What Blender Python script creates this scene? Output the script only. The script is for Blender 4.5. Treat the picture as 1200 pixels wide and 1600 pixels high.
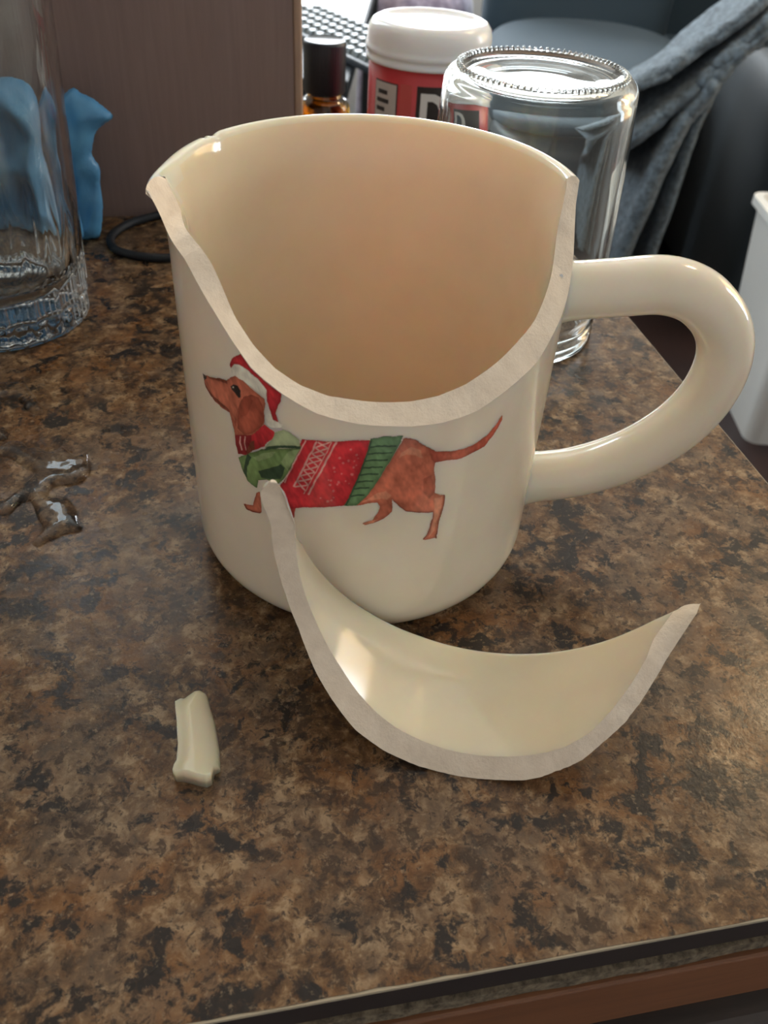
import bpy, bmesh, math, random
import numpy as np
from mathutils import Matrix, Vector

for _o in list(bpy.data.objects):
    bpy.data.objects.remove(_o)
scene = bpy.context.scene
COL = scene.collection
rng = np.random.default_rng(7)

# ------------------------------------------------------------------ camera
PITCH, ROLL = 0.7085, 0.0678
cam_d = bpy.data.cameras.new('camera')
cam = bpy.data.objects.new('camera', cam_d)
COL.objects.link(cam)
_fw = Vector((0, math.cos(PITCH), -math.sin(PITCH)))
_rt = Vector((1, 0, 0)); _up = _rt.cross(_fw)
_r2 = _rt * math.cos(ROLL) + _up * math.sin(ROLL)
_u2 = -_rt * math.sin(ROLL) + _up * math.cos(ROLL)
cam.matrix_world = Matrix(((_r2.x, _u2.x, -_fw.x, 0.0063), (_r2.y, _u2.y, -_fw.y, -0.1768),
                           (_r2.z, _u2.z, -_fw.z, 0.1565), (0, 0, 0, 1)))
cam_d.sensor_fit = 'VERTICAL'
cam_d.sensor_height = 36.0
cam_d.lens = 36.0 * 1322.1 / 1600.0
cam_d.clip_start = 0.01
cam_d.clip_end = 50
cam_d.dof.use_dof = True
cam_d.dof.focus_distance = 0.20
cam_d.dof.aperture_fstop = 30.0
scene.camera = cam

# ------------------------------------------------------------------ world and window light
world = bpy.data.worlds.new('World'); scene.world = world
world.use_nodes = True
_bg = world.node_tree.nodes['Background']
_bg.inputs['Color'].default_value = (0.62, 0.78, 1.0, 1)
_bg.inputs['Strength'].default_value = 1.0

def area_light(name, loc, target, sx, sy, power, color):
    d = bpy.data.lights.new(name, 'AREA'); d.shape = 'RECTANGLE'
    d.size, d.size_y, d.energy, d.color = sx, sy, power, color
    o = bpy.data.objects.new(name, d); COL.objects.link(o)
    o.location = loc
    o.rotation_euler = (Vector(target) - Vector(loc)).to_track_quat('-Z', 'Y').to_euler()
    return o
# daylight coming in through the three windows of the room (one lamp per opening, same size)
area_light('daylight_right', (2.36, 1.60, 0.62), (0.0, 1.60, 0.62), 1.40, 1.10, 48, (0.88, 0.95, 1.0))
area_light('daylight_back', (-0.05, 3.56, 0.62), (-0.05, 0.0, 0.62), 1.60, 1.10, 78, (0.90, 0.96, 1.0))
area_light('daylight_left', (-1.01, 1.85, 1.125), (1.0, 1.85, 1.125), 0.46, 1.25, 26, (0.78, 0.90, 1.0))

vs = scene.view_settings
vs.view_transform = 'Standard'; vs.look = 'None'; vs.exposure = 0.30; vs.gamma = 1.0
vs.use_curve_mapping = False
scene.cycles.use_denoising = True
scene.cycles.use_adaptive_sampling = True
scene.cycles.adaptive_threshold = 0.035
scene.cycles.max_bounces = 10
scene.cycles.transmission_bounces = 12
scene.cycles.sample_clamp_indirect = 6.0

# ------------------------------------------------------------------ helpers
def tag(o, label=None, category=None, group=None, kind=None):
    if label: o['label'] = label
    if category: o['category'] = category
    if group: o['group'] = group
    if kind: o['kind'] = kind
    return o

def mesh_obj(name, verts, faces, material=None, parent=None, smooth=True):
    me = bpy.data.meshes.new(name)
    me.from_pydata([tuple(map(float, v)) for v in verts], [], [tuple(map(int, f)) for f in faces])
    me.update()
    if smooth:
        me.polygons.foreach_set('use_smooth', [True] * len(me.polygons))
    o = bpy.data.objects.new(name, me); COL.objects.link(o)
    if material: me.materials.append(material)
    if parent: o.parent = parent
    return o

def bm_obj(name, bm, material=None, parent=None, smooth=False):
    me = bpy.data.meshes.new(name); bm.to_mesh(me); bm.free()
    if smooth: me.polygons.foreach_set('use_smooth', [True] * len(me.polygons))
    o = bpy.data.objects.new(name, me); COL.objects.link(o)
    if material: me.materials.append(material)
    if parent: o.parent = parent
    return o

def empty(name, loc=(0, 0, 0), rz=0.0):
    o = bpy.data.objects.new(name, None); COL.objects.link(o)
    o.empty_display_size = 0.02
    o.location = loc; o.rotation_euler = (0, 0, rz)
    return o

def add_box(bm, x0, x1, y0, y1, z0, z1):
    v = [bm.verts.new(p) for p in ((x0, y0, z0), (x1, y0, z0), (x1, y1, z0), (x0, y1, z0),
                                   (x0, y0, z1), (x1, y0, z1), (x1, y1, z1), (x0, y1, z1))]
    for f in ((0, 3, 2, 1), (4, 5, 6, 7), (0, 1, 5, 4), (1, 2, 6, 5), (2, 3, 7, 6), (3, 0, 4, 7)):
        bm.faces.new([v[i] for i in f])

def box(name, x0, x1, y0, y1, z0, z1, material, parent=None, bevel=0.0, seg=3):
    bm = bmesh.new(); add_box(bm, x0, x1, y0, y1, z0, z1)
    if bevel:
        bmesh.ops.bevel(bm, geom=bm.edges[:], offset=bevel, segments=seg, profile=0.5, affect='EDGES')
    return bm_obj(name, bm, material, parent, smooth=bool(bevel) and seg > 2)

def lathe(name, profile, material, parent=None, n=96, rfun=None, center=(0, 0), smooth=True):
    """profile: list of (r, z); rfun(theta, z, r, k) may reshape the radius."""
    V, F = [], []
    m = len(profile)
    for i in range(n):
        t = 2 * math.pi * i / n
        for k, (r, z) in enumerate(profile):
            rr = rfun(t, z, r, k) if rfun else r
            V.append((center[0] + rr * math.cos(t), center[1] + rr * math.sin(t), z))
    for i in range(n):
        j = (i + 1) % n
        for k in range(m - 1):
            F.append((i * m + k, j * m + k, j * m + k + 1, i * m + k + 1))
    o = mesh_obj(name, V, F, material, parent, smooth)
    bm = bmesh.new(); bm.from_mesh(o.data)
    bmesh.ops.remove_doubles(bm, verts=bm.verts, dist=1e-6)
    bmesh.ops.recalc_face_normals(bm, faces=bm.faces)
    bm.to_mesh(o.data); bm.free()
    return o

def superell(name, c, h, e1, e2, material, parent=None, nu=48, nv=24, fn=None):
    """rounded cushion: superellipsoid with half sizes h"""
    sp = lambda a, p: math.copysign(abs(a) ** p, a)
    V, F = [], []
    for j in range(nv + 1):
        ph = -math.pi / 2 + math.pi * j / nv
        for i in range(nu):
            t = 2 * math.pi * i / nu
            x = h[0] * sp(math.cos(ph), e1) * sp(math.cos(t), e2)
            y = h[1] * sp(math.cos(ph), e1) * sp(math.sin(t), e2)
            z = h[2] * sp(math.sin(ph), e1)
            p = (x, y, z)
            if fn: p = fn(*p)
            V.append((c[0] + p[0], c[1] + p[1], c[2] + p[2]))
    for j in range(nv):
        for i in range(nu):
            a, b = j * nu + i, j * nu + (i + 1) % nu
            F.append((a, b, b + nu, a + nu))
    o = mesh_obj(name, V, F, material, parent)
    bm = bmesh.new(); bm.from_mesh(o.data)
    bmesh.ops.remove_doubles(bm, verts=bm.verts, dist=1e-6)
    bm.to_mesh(o.data); bm.free()
    return o

def catmull(P, n, closed=False):
    P = np.asarray(P, float)
    if closed: Q = np.vstack([P[-1], P, P[0], P[1]])
    else: Q = np.vstack([2 * P[0] - P[1], P, 2 * P[-1] - P[-2]])
    segs = len(Q) - 3
    out = []
    for t in np.linspace(0, segs, n, endpoint=not closed):
        i = min(int(t), segs - 1); u = t - i
        p0, p1, p2, p3 = Q[i:i + 4]
        out.append(0.5 * ((2 * p1) + (-p0 + p2) * u + (2 * p0 - 5 * p1 + 4 * p2 - p3) * u * u + (-p0 + 3 * p1 - 3 * p2 + p3) * u ** 3))
    return np.array(out)

def tube(name, pts, radius, material, parent=None, seg=16, closed=False, ref=(0, 0, 1), scale=None):
    """swept tube; radius scalar, or (half_a, half_b) along ref-plane axes; scale per point"""
    P = np.asarray(pts, float); n = len(P)
    if closed: T = np.roll(P, -1, 0) - np.roll(P, 1, 0)
    else: T = np.gradient(P, axis=0)
    T /= np.linalg.norm(T, axis=1)[:, None]
    ra, rb = radius if isinstance(radius, tuple) else (radius, radius)
    V, F = [], []
    ref = np.array(ref, float)
    for i in range(n):
        a = np.cross(ref, T[i]); a /= max(np.linalg.norm(a), 1e-9)
        b = np.cross(T[i], a)
        s = 1.0 if scale is None else scale[i]
        for k in range(seg):
            t = 2 * math.pi * k / seg
            V.append(P[i] + a * ra * s * math.cos(t) + b * rb * s * math.sin(t))
    for i in range(n if closed else n - 1):
        j = (i + 1) % n
        for k in range(seg):
            l = (k + 1) % seg
            F.append((i * seg + k, i * seg + l, j * seg + l, j * seg + k))
    if not closed:
        F.append(tuple(range(seg))[::-1]); F.append(tuple((n - 1) * seg + k for k in range(seg)))
    return mesh_obj(name, V, F, material, parent)

def inside(loops, X, Y):
    c = np.zeros(X.shape, bool)
    for L in loops:
        L = np.asarray(L, float); M = np.roll(L, -1, 0)
        for (x0, y0), (x1, y1) in zip(L, M):
            if y0 == y1: continue
            s = ((y0 > Y) != (y1 > Y)) & (X < (x1 - x0) * (Y - y0) / (y1 - y0) + x0)
            c ^= s
    return c

def nearest(loops, X, Y):
    """distance to the outline and the closest outline point"""
    D = np.full(X.shape, 1e9); NX = X.copy(); NY = Y.copy()
    for L in loops:
        L = np.asarray(L, float); M = np.roll(L, -1, 0)
        for (x0, y0), (x1, y1) in zip(L, M):
            dx, dy = x1 - x0, y1 - y0; q = dx * dx + dy * dy
            if q == 0: continue
            t = np.clip(((X - x0) * dx + (Y - y0) * dy) / q, 0, 1)
            px, py = x0 + t * dx, y0 + t * dy
            d = np.hypot(X - px, Y - py); m = d < D
            D[m] = d[m]; NX[m] = px[m]; NY[m] = py[m]
    return D, NX, NY

def fill(loops, step):
    """quads filling a 2-D outline; returns points, faces, distance to the rim, rim flags"""
    allp = np.vstack([np.asarray(L, float) for L in loops])
    x0, y0 = allp.min(0) - step; x1, y1 = allp.max(0) + step
    gx = np.arange(x0, x1 + step, step); gy = np.arange(y0, y1 + step, step)
    X, Y = np.meshgrid(gx, gy)
    cell = inside(loops, (X[:-1, :-1] + X[1:, 1:]) / 2, (Y[:-1, :-1] + Y[1:, 1:]) / 2)
    cnt = np.zeros(X.shape, int)
    cnt[:-1, :-1] += cell; cnt[1:, :-1] += cell; cnt[:-1, 1:] += cell; cnt[1:, 1:] += cell
    D, NX, NY = nearest(loops, X, Y)
    rim = (cnt > 0) & (cnt < 4)
    PX = np.where(rim, NX, X); PY = np.where(rim, NY, Y); D = np.where(rim, 0, D)
    idx = -np.ones(X.shape, int); use = cnt > 0
    idx[use] = np.arange(use.sum())
    pts = np.c_[PX[use], PY[use]]
    fy, fx = np.nonzero(cell)
    faces = np.c_[idx[fy, fx], idx[fy, fx + 1], idx[fy + 1, fx + 1], idx[fy + 1, fx]]
    return pts, faces, D[use], rim[use]

def noise2(x, y, scale, seed=0, octaves=3):
    """smooth value noise in numpy, about -1..1"""
    out = np.zeros(np.shape(x)); amp, tot = 1.0, 0.0
    for o in range(octaves):
        g = np.random.default_rng(seed + 17 * o).uniform(-1, 1, (64, 64))
        u = np.asarray(x) / scale * 2 ** o; v = np.asarray(y) / scale * 2 ** o
        i, j = np.floor(u).astype(int), np.floor(v).astype(int)
        fu, fv = u - i, v - j
        fu = fu * fu * (3 - 2 * fu); fv = fv * fv * (3 - 2 * fv)
        a, b, c, d = g[i % 64, j % 64], g[(i + 1) % 64, j % 64], g[i % 64, (j + 1) % 64], g[(i + 1) % 64, (j + 1) % 64]
        out += amp * ((a * (1 - fu) + b * fu) * (1 - fv) + (c * (1 - fu) + d * fu) * fv)
        tot += amp; amp *= 0.5
    return out / tot

def smooth01(t):
    t = np.clip(t, 0, 1); return t * t * (3 - 2 * t)

# ------------------------------------------------------------------ materials
def mat(name, color=(0.5, 0.5, 0.5), rough=0.5, metal=0.0, ior=1.5, coat=0.0, trans=0.0, sss=0.0, sheen=0.0):
    m = bpy.data.materials.new(name); m.use_nodes = True
    b = m.node_tree.nodes['Principled BSDF']
    b.inputs['Base Color'].default_value = (*color, 1)
    b.inputs['Roughness'].default_value = rough
    b.inputs['Metallic'].default_value = metal
    b.inputs['IOR'].default_value = ior
    b.inputs['Coat Weight'].default_value = coat
    b.inputs['Transmission Weight'].default_value = trans
    if sss:
        b.inputs['Subsurface Weight'].default_value = sss
        b.inputs['Subsurface Radius'].default_value = (0.0065, 0.0036, 0.0015)
        b.inputs['Subsurface Scale'].default_value = 1.0
    if sheen: b.inputs['Sheen Weight'].default_value = sheen
    return m

def N(m, kind, **inp):
    n = m.node_tree.nodes.new(kind)
    for k, v in inp.items():
        if k in n.inputs: n.inputs[k].default_value = v
        else: setattr(n, k, v)
    return n

def L(m, a, b): m.node_tree.links.new(a, b)

def coords(m, scale=(1, 1, 1), rot=(0, 0, 0), kind='Object'):
    tc = N(m, 'ShaderNodeTexCoord'); mp = N(m, 'ShaderNodeMapping')
    mp.inputs['Scale'].default_value = scale; mp.inputs['Rotation'].default_value = rot
    L(m, tc.outputs[kind], mp.inputs['Vector'])
    return mp.outputs['Vector']

def noise(m, vec, scale, detail=4.0, rough=0.55, dist=0.0):
    n = N(m, 'ShaderNodeTexNoise')
    n.inputs['Scale'].default_value = scale; n.inputs['Detail'].default_value = detail
    n.inputs['Roughness'].default_value = rough; n.inputs['Distortion'].default_value = dist
    L(m, vec, n.inputs['Vector'])
    return n.outputs['Fac']

def ramp(m, fac, stops, mode='LINEAR'):
    r = N(m, 'ShaderNodeValToRGB'); r.color_ramp.interpolation = mode
    els = r.color_ramp.elements
    while len(els) < len(stops): els.new(0.5)
    for e, (p, c) in zip(els, stops):
        e.position = p; e.color = (*c, 1) if len(c) == 3 else c
    L(m, fac, r.inputs['Fac'])
    return r.outputs['Color']

def mix(m, fac, a, b, blend='MIX'):
    x = N(m, 'ShaderNodeMix'); x.data_type = 'RGBA'; x.blend_type = blend
    for s, v in ((x.inputs[0], fac), (x.inputs[6], a), (x.inputs[7], b)):
        if isinstance(v, (int, float)): s.default_value = v
        elif isinstance(v, tuple): s.default_value = (*v, 1)
        else: L(m, v, s)
    return x.outputs[2]

def bump(m, h, strength, dist):
    b = N(m, 'ShaderNodeBump'); b.inputs['Strength'].default_value = strength; b.inputs['Distance'].default_value = dist
    L(m, h, b.inputs['Height'])
    L(m, b.outputs['Normal'], P(m).inputs['Normal'])

def P(m): return m.node_tree.nodes['Principled BSDF']

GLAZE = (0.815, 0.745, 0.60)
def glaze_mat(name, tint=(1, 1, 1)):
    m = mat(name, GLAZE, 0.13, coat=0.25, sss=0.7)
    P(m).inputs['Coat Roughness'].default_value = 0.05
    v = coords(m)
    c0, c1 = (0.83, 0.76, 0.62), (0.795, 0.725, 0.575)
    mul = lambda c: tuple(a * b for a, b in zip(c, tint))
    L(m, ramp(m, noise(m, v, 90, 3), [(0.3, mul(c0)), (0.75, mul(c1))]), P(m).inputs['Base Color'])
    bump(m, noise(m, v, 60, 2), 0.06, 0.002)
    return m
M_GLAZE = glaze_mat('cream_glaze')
M_GLAZE_WARM = glaze_mat('ivory_tinted_glaze', (1.015, 0.962, 0.875))
M_PRINT = mat('printed_glaze', GLAZE, 0.13, coat=0.25)
_ca = N(M_PRINT, 'ShaderNodeVertexColor', layer_name='paint')
L(M_PRINT, mix(M_PRINT, _ca.outputs['Alpha'], GLAZE, _ca.outputs['Color']), P(M_PRINT).inputs['Base Color'])
M_BISQUE = mat('bare_bisque', (0.80, 0.68, 0.565), 0.85)
_v = coords(M_BISQUE)
L(M_BISQUE, ramp(M_BISQUE, noise(M_BISQUE, _v, 260, 4), [(0.3, (0.82, 0.68, 0.53)), (0.7, (0.93, 0.79, 0.63))]), P(M_BISQUE).inputs['Base Color'])
bump(M_BISQUE, noise(M_BISQUE, _v, 1400, 3, 0.7), 0.5, 0.0004)

def laminate():
    m = mat('brown_stone_laminate', (0.2, 0.12, 0.07), 0.30, ior=1.32)
    v = coords(m)
    w = noise(m, v, 55, 3)
    # warped coordinates for ragged blotches
    addv = N(m, 'ShaderNodeVectorMath', operation='MULTIPLY_ADD')
    nz = N(m, 'ShaderNodeTexNoise'); nz.inputs['Scale'].default_value = 230; nz.inputs['Detail'].default_value = 3
    L(m, v, nz.inputs['Vector']); L(m, nz.outputs['Color'], addv.inputs[0])
    addv.inputs[1].default_value = (0.004, 0.004, 0.004); L(m, v, addv.inputs[2])
    u = addv.outputs[0]
    def addf(a, b, k):                       # a + k * (b - 0.5)
        q = N(m, 'ShaderNodeMath', operation='MULTIPLY_ADD'); q.inputs[1].default_value = k
        L(m, b, q.inputs[0]); L(m, a, q.inputs[2])
        w_ = N(m, 'ShaderNodeMath', operation='SUBTRACT'); L(m, q.outputs[0], w_.inputs[0]); w_.inputs[1].default_value = 0.5 * k
        return w_.outputs[0]
    big = noise(m, v, 26, 3, 0.55)
    base = ramp(m, noise(m, u, 190, 6, 0.70), [(0.36, (0.045, 0.024, 0.013)), (0.45, (0.120, 0.064, 0.031)), (0.53, (0.205, 0.118, 0.058)), (0.64, (0.40, 0.27, 0.155))])
    rust = ramp(m, noise(m, u, 70, 5, 0.6), [(0.48, (0, 0, 0)), (0.60, (1, 1, 1))])
    base = mix(m, rust, base, mix(m, 0.55, base, (0.24, 0.105, 0.036)))
    grey = ramp(m, noise(m, v, 38, 5, 0.65), [(0.47, (0, 0, 0)), (0.58, (0.8, 0.8, 0.8))])
    base = mix(m, grey, base, mix(m, 0.5, base, (0.20, 0.15, 0.105)))
    dark = ramp(m, addf(noise(m, u, 140, 6, 0.66, 0.2), big, 0.35), [(0.53, (0, 0, 0)), (0.595, (1, 1, 1))])
    base = mix(m, dark, base, (0.030, 0.023, 0.019))
    mid = ramp(m, addf(noise(m, u, 260, 5, 0.66), big, -0.25), [(0.55, (0, 0, 0)), (0.62, (0.85, 0.85, 0.85))])
    base = mix(m, mid, base, (0.060, 0.036, 0.022))
    speck = ramp(m, noise(m, u, 620, 3, 0.6), [(0.58, (0, 0, 0)), (0.66, (0.8, 0.8, 0.8))])
    base = mix(m, speck, base, (0.040, 0.027, 0.020))
    lite = ramp(m, noise(m, v, 560, 4, 0.65), [(0.58, (0, 0, 0)), (0.70, (0.55, 0.55, 0.55))])
    base = mix(m, lite, base, (0.44, 0.31, 0.19))
    hsv = N(m, 'ShaderNodeHueSaturation'); hsv.inputs['Saturation'].default_value = 1.02; hsv.inputs['Value'].default_value = 0.86
    L(m, base, hsv.inputs['Color'])
    L(m, hsv.outputs['Color'], P(m).inputs['Base Color'])
    bump(m, noise(m, v, 700, 3), 0.12, 0.0006)
    L(m, ramp(m, w, [(0.3, (0.22, 0.22, 0.22)), (0.7, (0.34, 0.34, 0.34))]), P(m).inputs['Roughness'])
    return m
M_LAM = laminate()

def wood(name, c0, c1, scale=(3, 3, 40), rough=0.45):
    m = mat(name, c0, rough)
    v = coords(m, scale)
    L(m, ramp(m, noise(m, v, 9, 6, 0.6, 0.6), [(0.3, c0), (0.7, c1)]), P(m).inputs['Base Color'])
    return m

# ================================================================== the room
E1 = np.array([0.9733, 0.2296]); E2 = np.array([-0.2296, 0.9733])   # worktop axes: along its front edge, and towards its back
YAW = math.atan2(0.2296, 0.9733)
M_FLOOR = wood('dark_red_brown_floor', (0.016, 0.0065, 0.0055), (0.028, 0.011, 0.009), (30, 2, 2), 0.5)
M_WALL = mat('pale_grey_paint', (0.60, 0.58, 0.54), 0.9)
L(M_WALL, ramp(M_WALL, noise(M_WALL, coords(M_WALL), 6), [(0.3, (0.58, 0.56, 0.52)), (0.7, (0.63, 0.61, 0.57))]), P(M_WALL).inputs['Base Color'])
M_CEIL = mat('white_ceiling_paint', (0.86, 0.83, 0.77), 0.95)
M_DKWOOD = wood('grey_kitchen_wood', (0.42, 0.42, 0.43), (0.48, 0.48, 0.49), (3, 3, 30), 0.5)
M_FRAME = mat('white_window_paint', (0.8, 0.8, 0.78), 0.4)
X0, X1, Y0, Y1, Z0, Z1 = -1.05, 2.4, -0.95, 3.6, -0.9, 1.9

tag(box('floor', X0, X1, Y0, Y1, Z0 - 0.05, Z0, M_FLOOR), 'dark red-brown wooden floor of the room', 'floor', kind='structure')
tag(box('ceiling', X0, X1, Y0, Y1, Z1, Z1 + 0.05, M_CEIL), 'white painted ceiling over the room', 'ceiling', kind='structure')

def wall(name, axis, at, out, a0, a1, opening, label):
    """wall with one window opening (u0, u1, z0, z1); axis is the wall's own direction"""
    bm = bmesh.new()
    u0, u1, z0, z1 = opening if opening else (None,) * 4
    rects = [(a0, a1, Z0, Z1)] if not opening else [(a0, u0, Z0, Z1), (u1, a1, Z0, Z1), (u0, u1, Z0, z0), (u0, u1, z1, Z1)]
    for p, q, r, s in rects:
        lo, hi = min(at, at + out), max(at, at + out)
        if axis == 'x': add_box(bm, p, q, lo, hi, r, s)
        else: add_box(bm, lo, hi, p, q, r, s)
    return tag(bm_obj(name, bm, M_WALL), label, 'wall', kind='structure')
wall('wall_right', 'y', X1, 0.1, Y0, Y1, (0.9, 2.3, 0.07, 1.17), 'pale grey wall with a wide window, right of the chairs')
wall('wall_back', 'x', Y1, 0.1, X0, X1, (-0.85, 0.75, 0.07, 1.17), 'pale grey wall with a window, behind the desk')
wall('wall_left', 'y', X0, -0.1, Y0, Y1, (1.62, 2.08, 0.50, 1.75), 'pale grey wall with a narrow window, left of the worktop')
wall('wall_front', 'x', Y0, -0.1, X0, X1, None, 'grey wood panelled wall behind the photographer').data.materials[0] = M_DKWOOD

def window(n, axis, at, u0, u1, z0, z1, bars, label):
    bm = bmesh.new()
    def bar(p, q, r, s):
        if axis == 'x': add_box(bm, p, q, at - 0.05, at - 0.02, r, s)
        else: add_box(bm, at - 0.02 if at < 0 else at - 0.05, at + 0.05 if at < 0 else at - 0.02, p, q, r, s)
    w = 0.05
    bar(u0 - w, u1 + w, z0 - w, z0 + 0.02); bar(u0 - w, u1 + w, z1 - 0.02, z1 + w)
    bar(u0 - w, u0 + 0.02, z0, z1); bar(u1 - 0.02, u1 + w, z0, z1)
    for k in range(1, bars):
        c = u0 + (u1 - u0) * k / bars
        bar(c - 0.025, c + 0.025, z0, z1)
    return tag(bm_obj('window_%d' % n, bm, M_FRAME), label, 'window', kind='structure')
window(1, 'y', X1, 0.9, 2.3, 0.07, 1.17, 2, 'white framed window with two lights in the right wall')
window(2, 'x', Y1, -0.85, 0.75, 0.07, 1.17, 2, 'white framed window above the desk in the back wall')
window(3, 'y', X0, 1.62, 2.08, 0.50, 1.75, 1, 'narrow white framed window high up in the left wall')

# tan curtain drawn half across the right window
M_CURT = mat('tan_curtain_cloth', (0.70, 0.46, 0.24), 0.9)
_t = N(M_CURT, 'ShaderNodeBsdfTranslucent'); _t.inputs['Color'].default_value = (0.75, 0.50, 0.26, 1)
_mx = N(M_CURT, 'ShaderNodeMixShader'); _mx.inputs[0].default_value = 0.75
_out = [n_ for n_ in M_CURT.node_tree.nodes if n_.type == 'OUTPUT_MATERIAL'][0]
L(M_CURT, P(M_CURT).outputs[0], _mx.inputs[1]); L(M_CURT, _t.outputs[0], _mx.inputs[2]); L(M_CURT, _mx.outputs[0], _out.inputs['Surface'])
V, F = [], []
for k, y in enumerate(np.linspace(1.20, 2.36, 160)):
    x = 2.30 + 0.022 * math.sin(y * 62) + 0.008 * math.sin(y * 23)
    V += [(x, y, 0.0), (x, y, 1.25)]
F = [(2 * k, 2 * k + 2, 2 * k + 3, 2 * k + 1) for k in range(159)]
cur = mesh_obj('curtain', V, F, M_CURT)
tag(cur, 'tan curtain drawn half across the right window', 'curtain')
# ceiling lamp
lamp = empty('ceiling_lamp', (1.30, 1.40, 1.9))
tag(lamp, 'round warm ceiling lamp over the room', 'lamp')
M_LAMP = mat('lamp_metal', (0.5, 0.42, 0.3), 0.35, metal=1.0)
lathe('lamp_pan', [(0.0, -0.03), (0.17, -0.03), (0.19, -0.028), (0.20, -0.015), (0.20, 0.0), (0.0, 0.0)], M_LAMP, lamp, n=64)
_ld = bpy.data.lights.new('lamp_light', 'AREA'); _ld.shape = 'DISK'; _ld.size = 0.34; _ld.energy = 10; _ld.color = (1.0, 0.74, 0.42)
_lo = bpy.data.objects.new('lamp_light', _ld); COL.objects.link(_lo); _lo.parent = lamp; _lo.location = (0, 0, -0.035)

# ================================================================== kitchen worktop and the cabinet under it
M_EDGE = mat('dark_brown_edge', (0.020, 0.011, 0.010), 0.6)
M_PBOARD = mat('raw_chipboard', (0.20, 0.155, 0.10), 0.9)
L(M_PBOARD, ramp(M_PBOARD, noise(M_PBOARD, coords(M_PBOARD), 420, 4, 0.7), [(0.35, (0.045, 0.032, 0.02)), (0.65, (0.22, 0.17, 0.11))]), P(M_PBOARD).inputs['Base Color'])
M_RAIL = wood('orange_brown_wood', (0.15, 0.056, 0.021), (0.21, 0.082, 0.032), (3, 40, 40), 0.45)
M_DRAWER = wood('grey_brown_wood', (0.05, 0.036, 0.03), (0.075, 0.055, 0.045), (3, 40, 40), 0.5)
M_DARK = mat('dark_gap', (0.012, 0.012, 0.013), 0.8)
M_LAMEDGE = mat('worn_laminate_edge', (0.42, 0.35, 0.25), 0.7)

A0, A1, B0, B1 = -0.75, 0.1272, -0.119, 0.372
wt = empty('kitchen_worktop', (0, 0, 0), YAW)
tag(wt, 'brown and black stone-patterned laminate worktop that the broken mug stands on', 'worktop')
# laminate sheet with a slightly ragged front edge
n = 220
xs = np.linspace(A0, A1, n)
rag = noise2(xs, xs * 0 + 3.1, 0.006, 5) * 0.0004
V, F = [], []
for k, (x, r) in enumerate(zip(xs, rag)):
    V += [(x, B0 + r, 0), (x, B1, 0), (x, B0 + r, -0.0009), (x, B1, -0.0009)]
for k in range(n - 1):
    a, b = 4 * k, 4 * k + 4
    F += [(a, b, b + 1, a + 1), (a + 2, a + 3, b + 3, b + 2), (a, a + 2, b + 2, b), (a + 1, b + 1, b + 3, a + 3)]
F += [(0, 1, 3, 2), (4 * n - 4, 4 * n - 2, 4 * n - 1, 4 * n - 3)]
top = mesh_obj('laminate_sheet', V, F, M_LAM, wt, smooth=False)
# thin pale line where the pattern layer is worn off along the edges
bm = bmesh.new()
add_box(bm, A0, A1, B0 - 0.00035, B0 + 0.0004, -0.0010, -0.00015); add_box(bm, A1 - 0.0002, A1 + 0.0003, B0, B1, -0.0010, -0.00015)
bm_obj('worn_edge_line', bm, M_LAMEDGE, wt)
box('core_board', A0, A1 - 0.0008, B0 + 0.0008, B1 - 0.001, -0.0150, -0.0009, M_EDGE, wt)
# rough chipboard lip standing a little proud
V, F = [], []
for k, x in enumerate(np.linspace(A0, A1, 240)):
    j = noise2(np.array([x]), np.array([1.7]), 0.008, 9)[0] * 0.0006
    V += [(x, B0 + 0.002, -0.0112), (x, B0 - 0.0002 + j, -0.0118 + j), (x, B0 - 0.0004 + j, -0.0148), (x, B0 + 0.002, -0.0150)]
for k in range(239):
    a, b = 4 * k, 4 * k + 4
    F += [(a, a + 1, b + 1, b), (a + 1, a + 2, b + 2, b + 1), (a + 2, a + 3, b + 3, b + 2)]
mesh_obj('chipboard_lip', V, F, M_PBOARD, wt, smooth=False)

cab = empty('base_cabinet', (0, 0, Z0), YAW)
tag(cab, 'brown wooden base cabinet under the stone-patterned worktop', 'cabinet')
box('carcass', A0, A1 - 0.012, B0 + 0.014, B1 - 0.01, 0.0, 0.8848, M_DARK, cab)
box('top_rail', A0, A1 - 0.004, B0 - 0.0015, B0 + 0.013, 0.9 - 0.0365, 0.9 - 0.0152, M_RAIL, cab, 0.0006, 2)
box('drawer_front', A0 + 0.02, A1 - 0.03, B0 - 0.004, B0 + 0.013, 0.62, 0.9 - 0.0500, M_DRAWER, cab, 0.002, 2)
box('side_panel', A1 - 0.0115, A1 - 0.004, B0 + 0.02, B1 - 0.01, 0.0, 0.8848, M_RAIL, cab)

# ================================================================== the broken mug
R, H, T, RF = 0.043, 0.0957, 0.0042, 0.0099
def flare(thd, z):
    t = np.clip((np.asarray(z) - 0.0855) / (H - 0.0855), 0, 1.1) ** 1.6
    d = (np.asarray(thd) + 156 + 180) % 360 - 180
    return t * (0.0008 + 0.0026 * np.exp(-(d / 17.0) ** 2))

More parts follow.
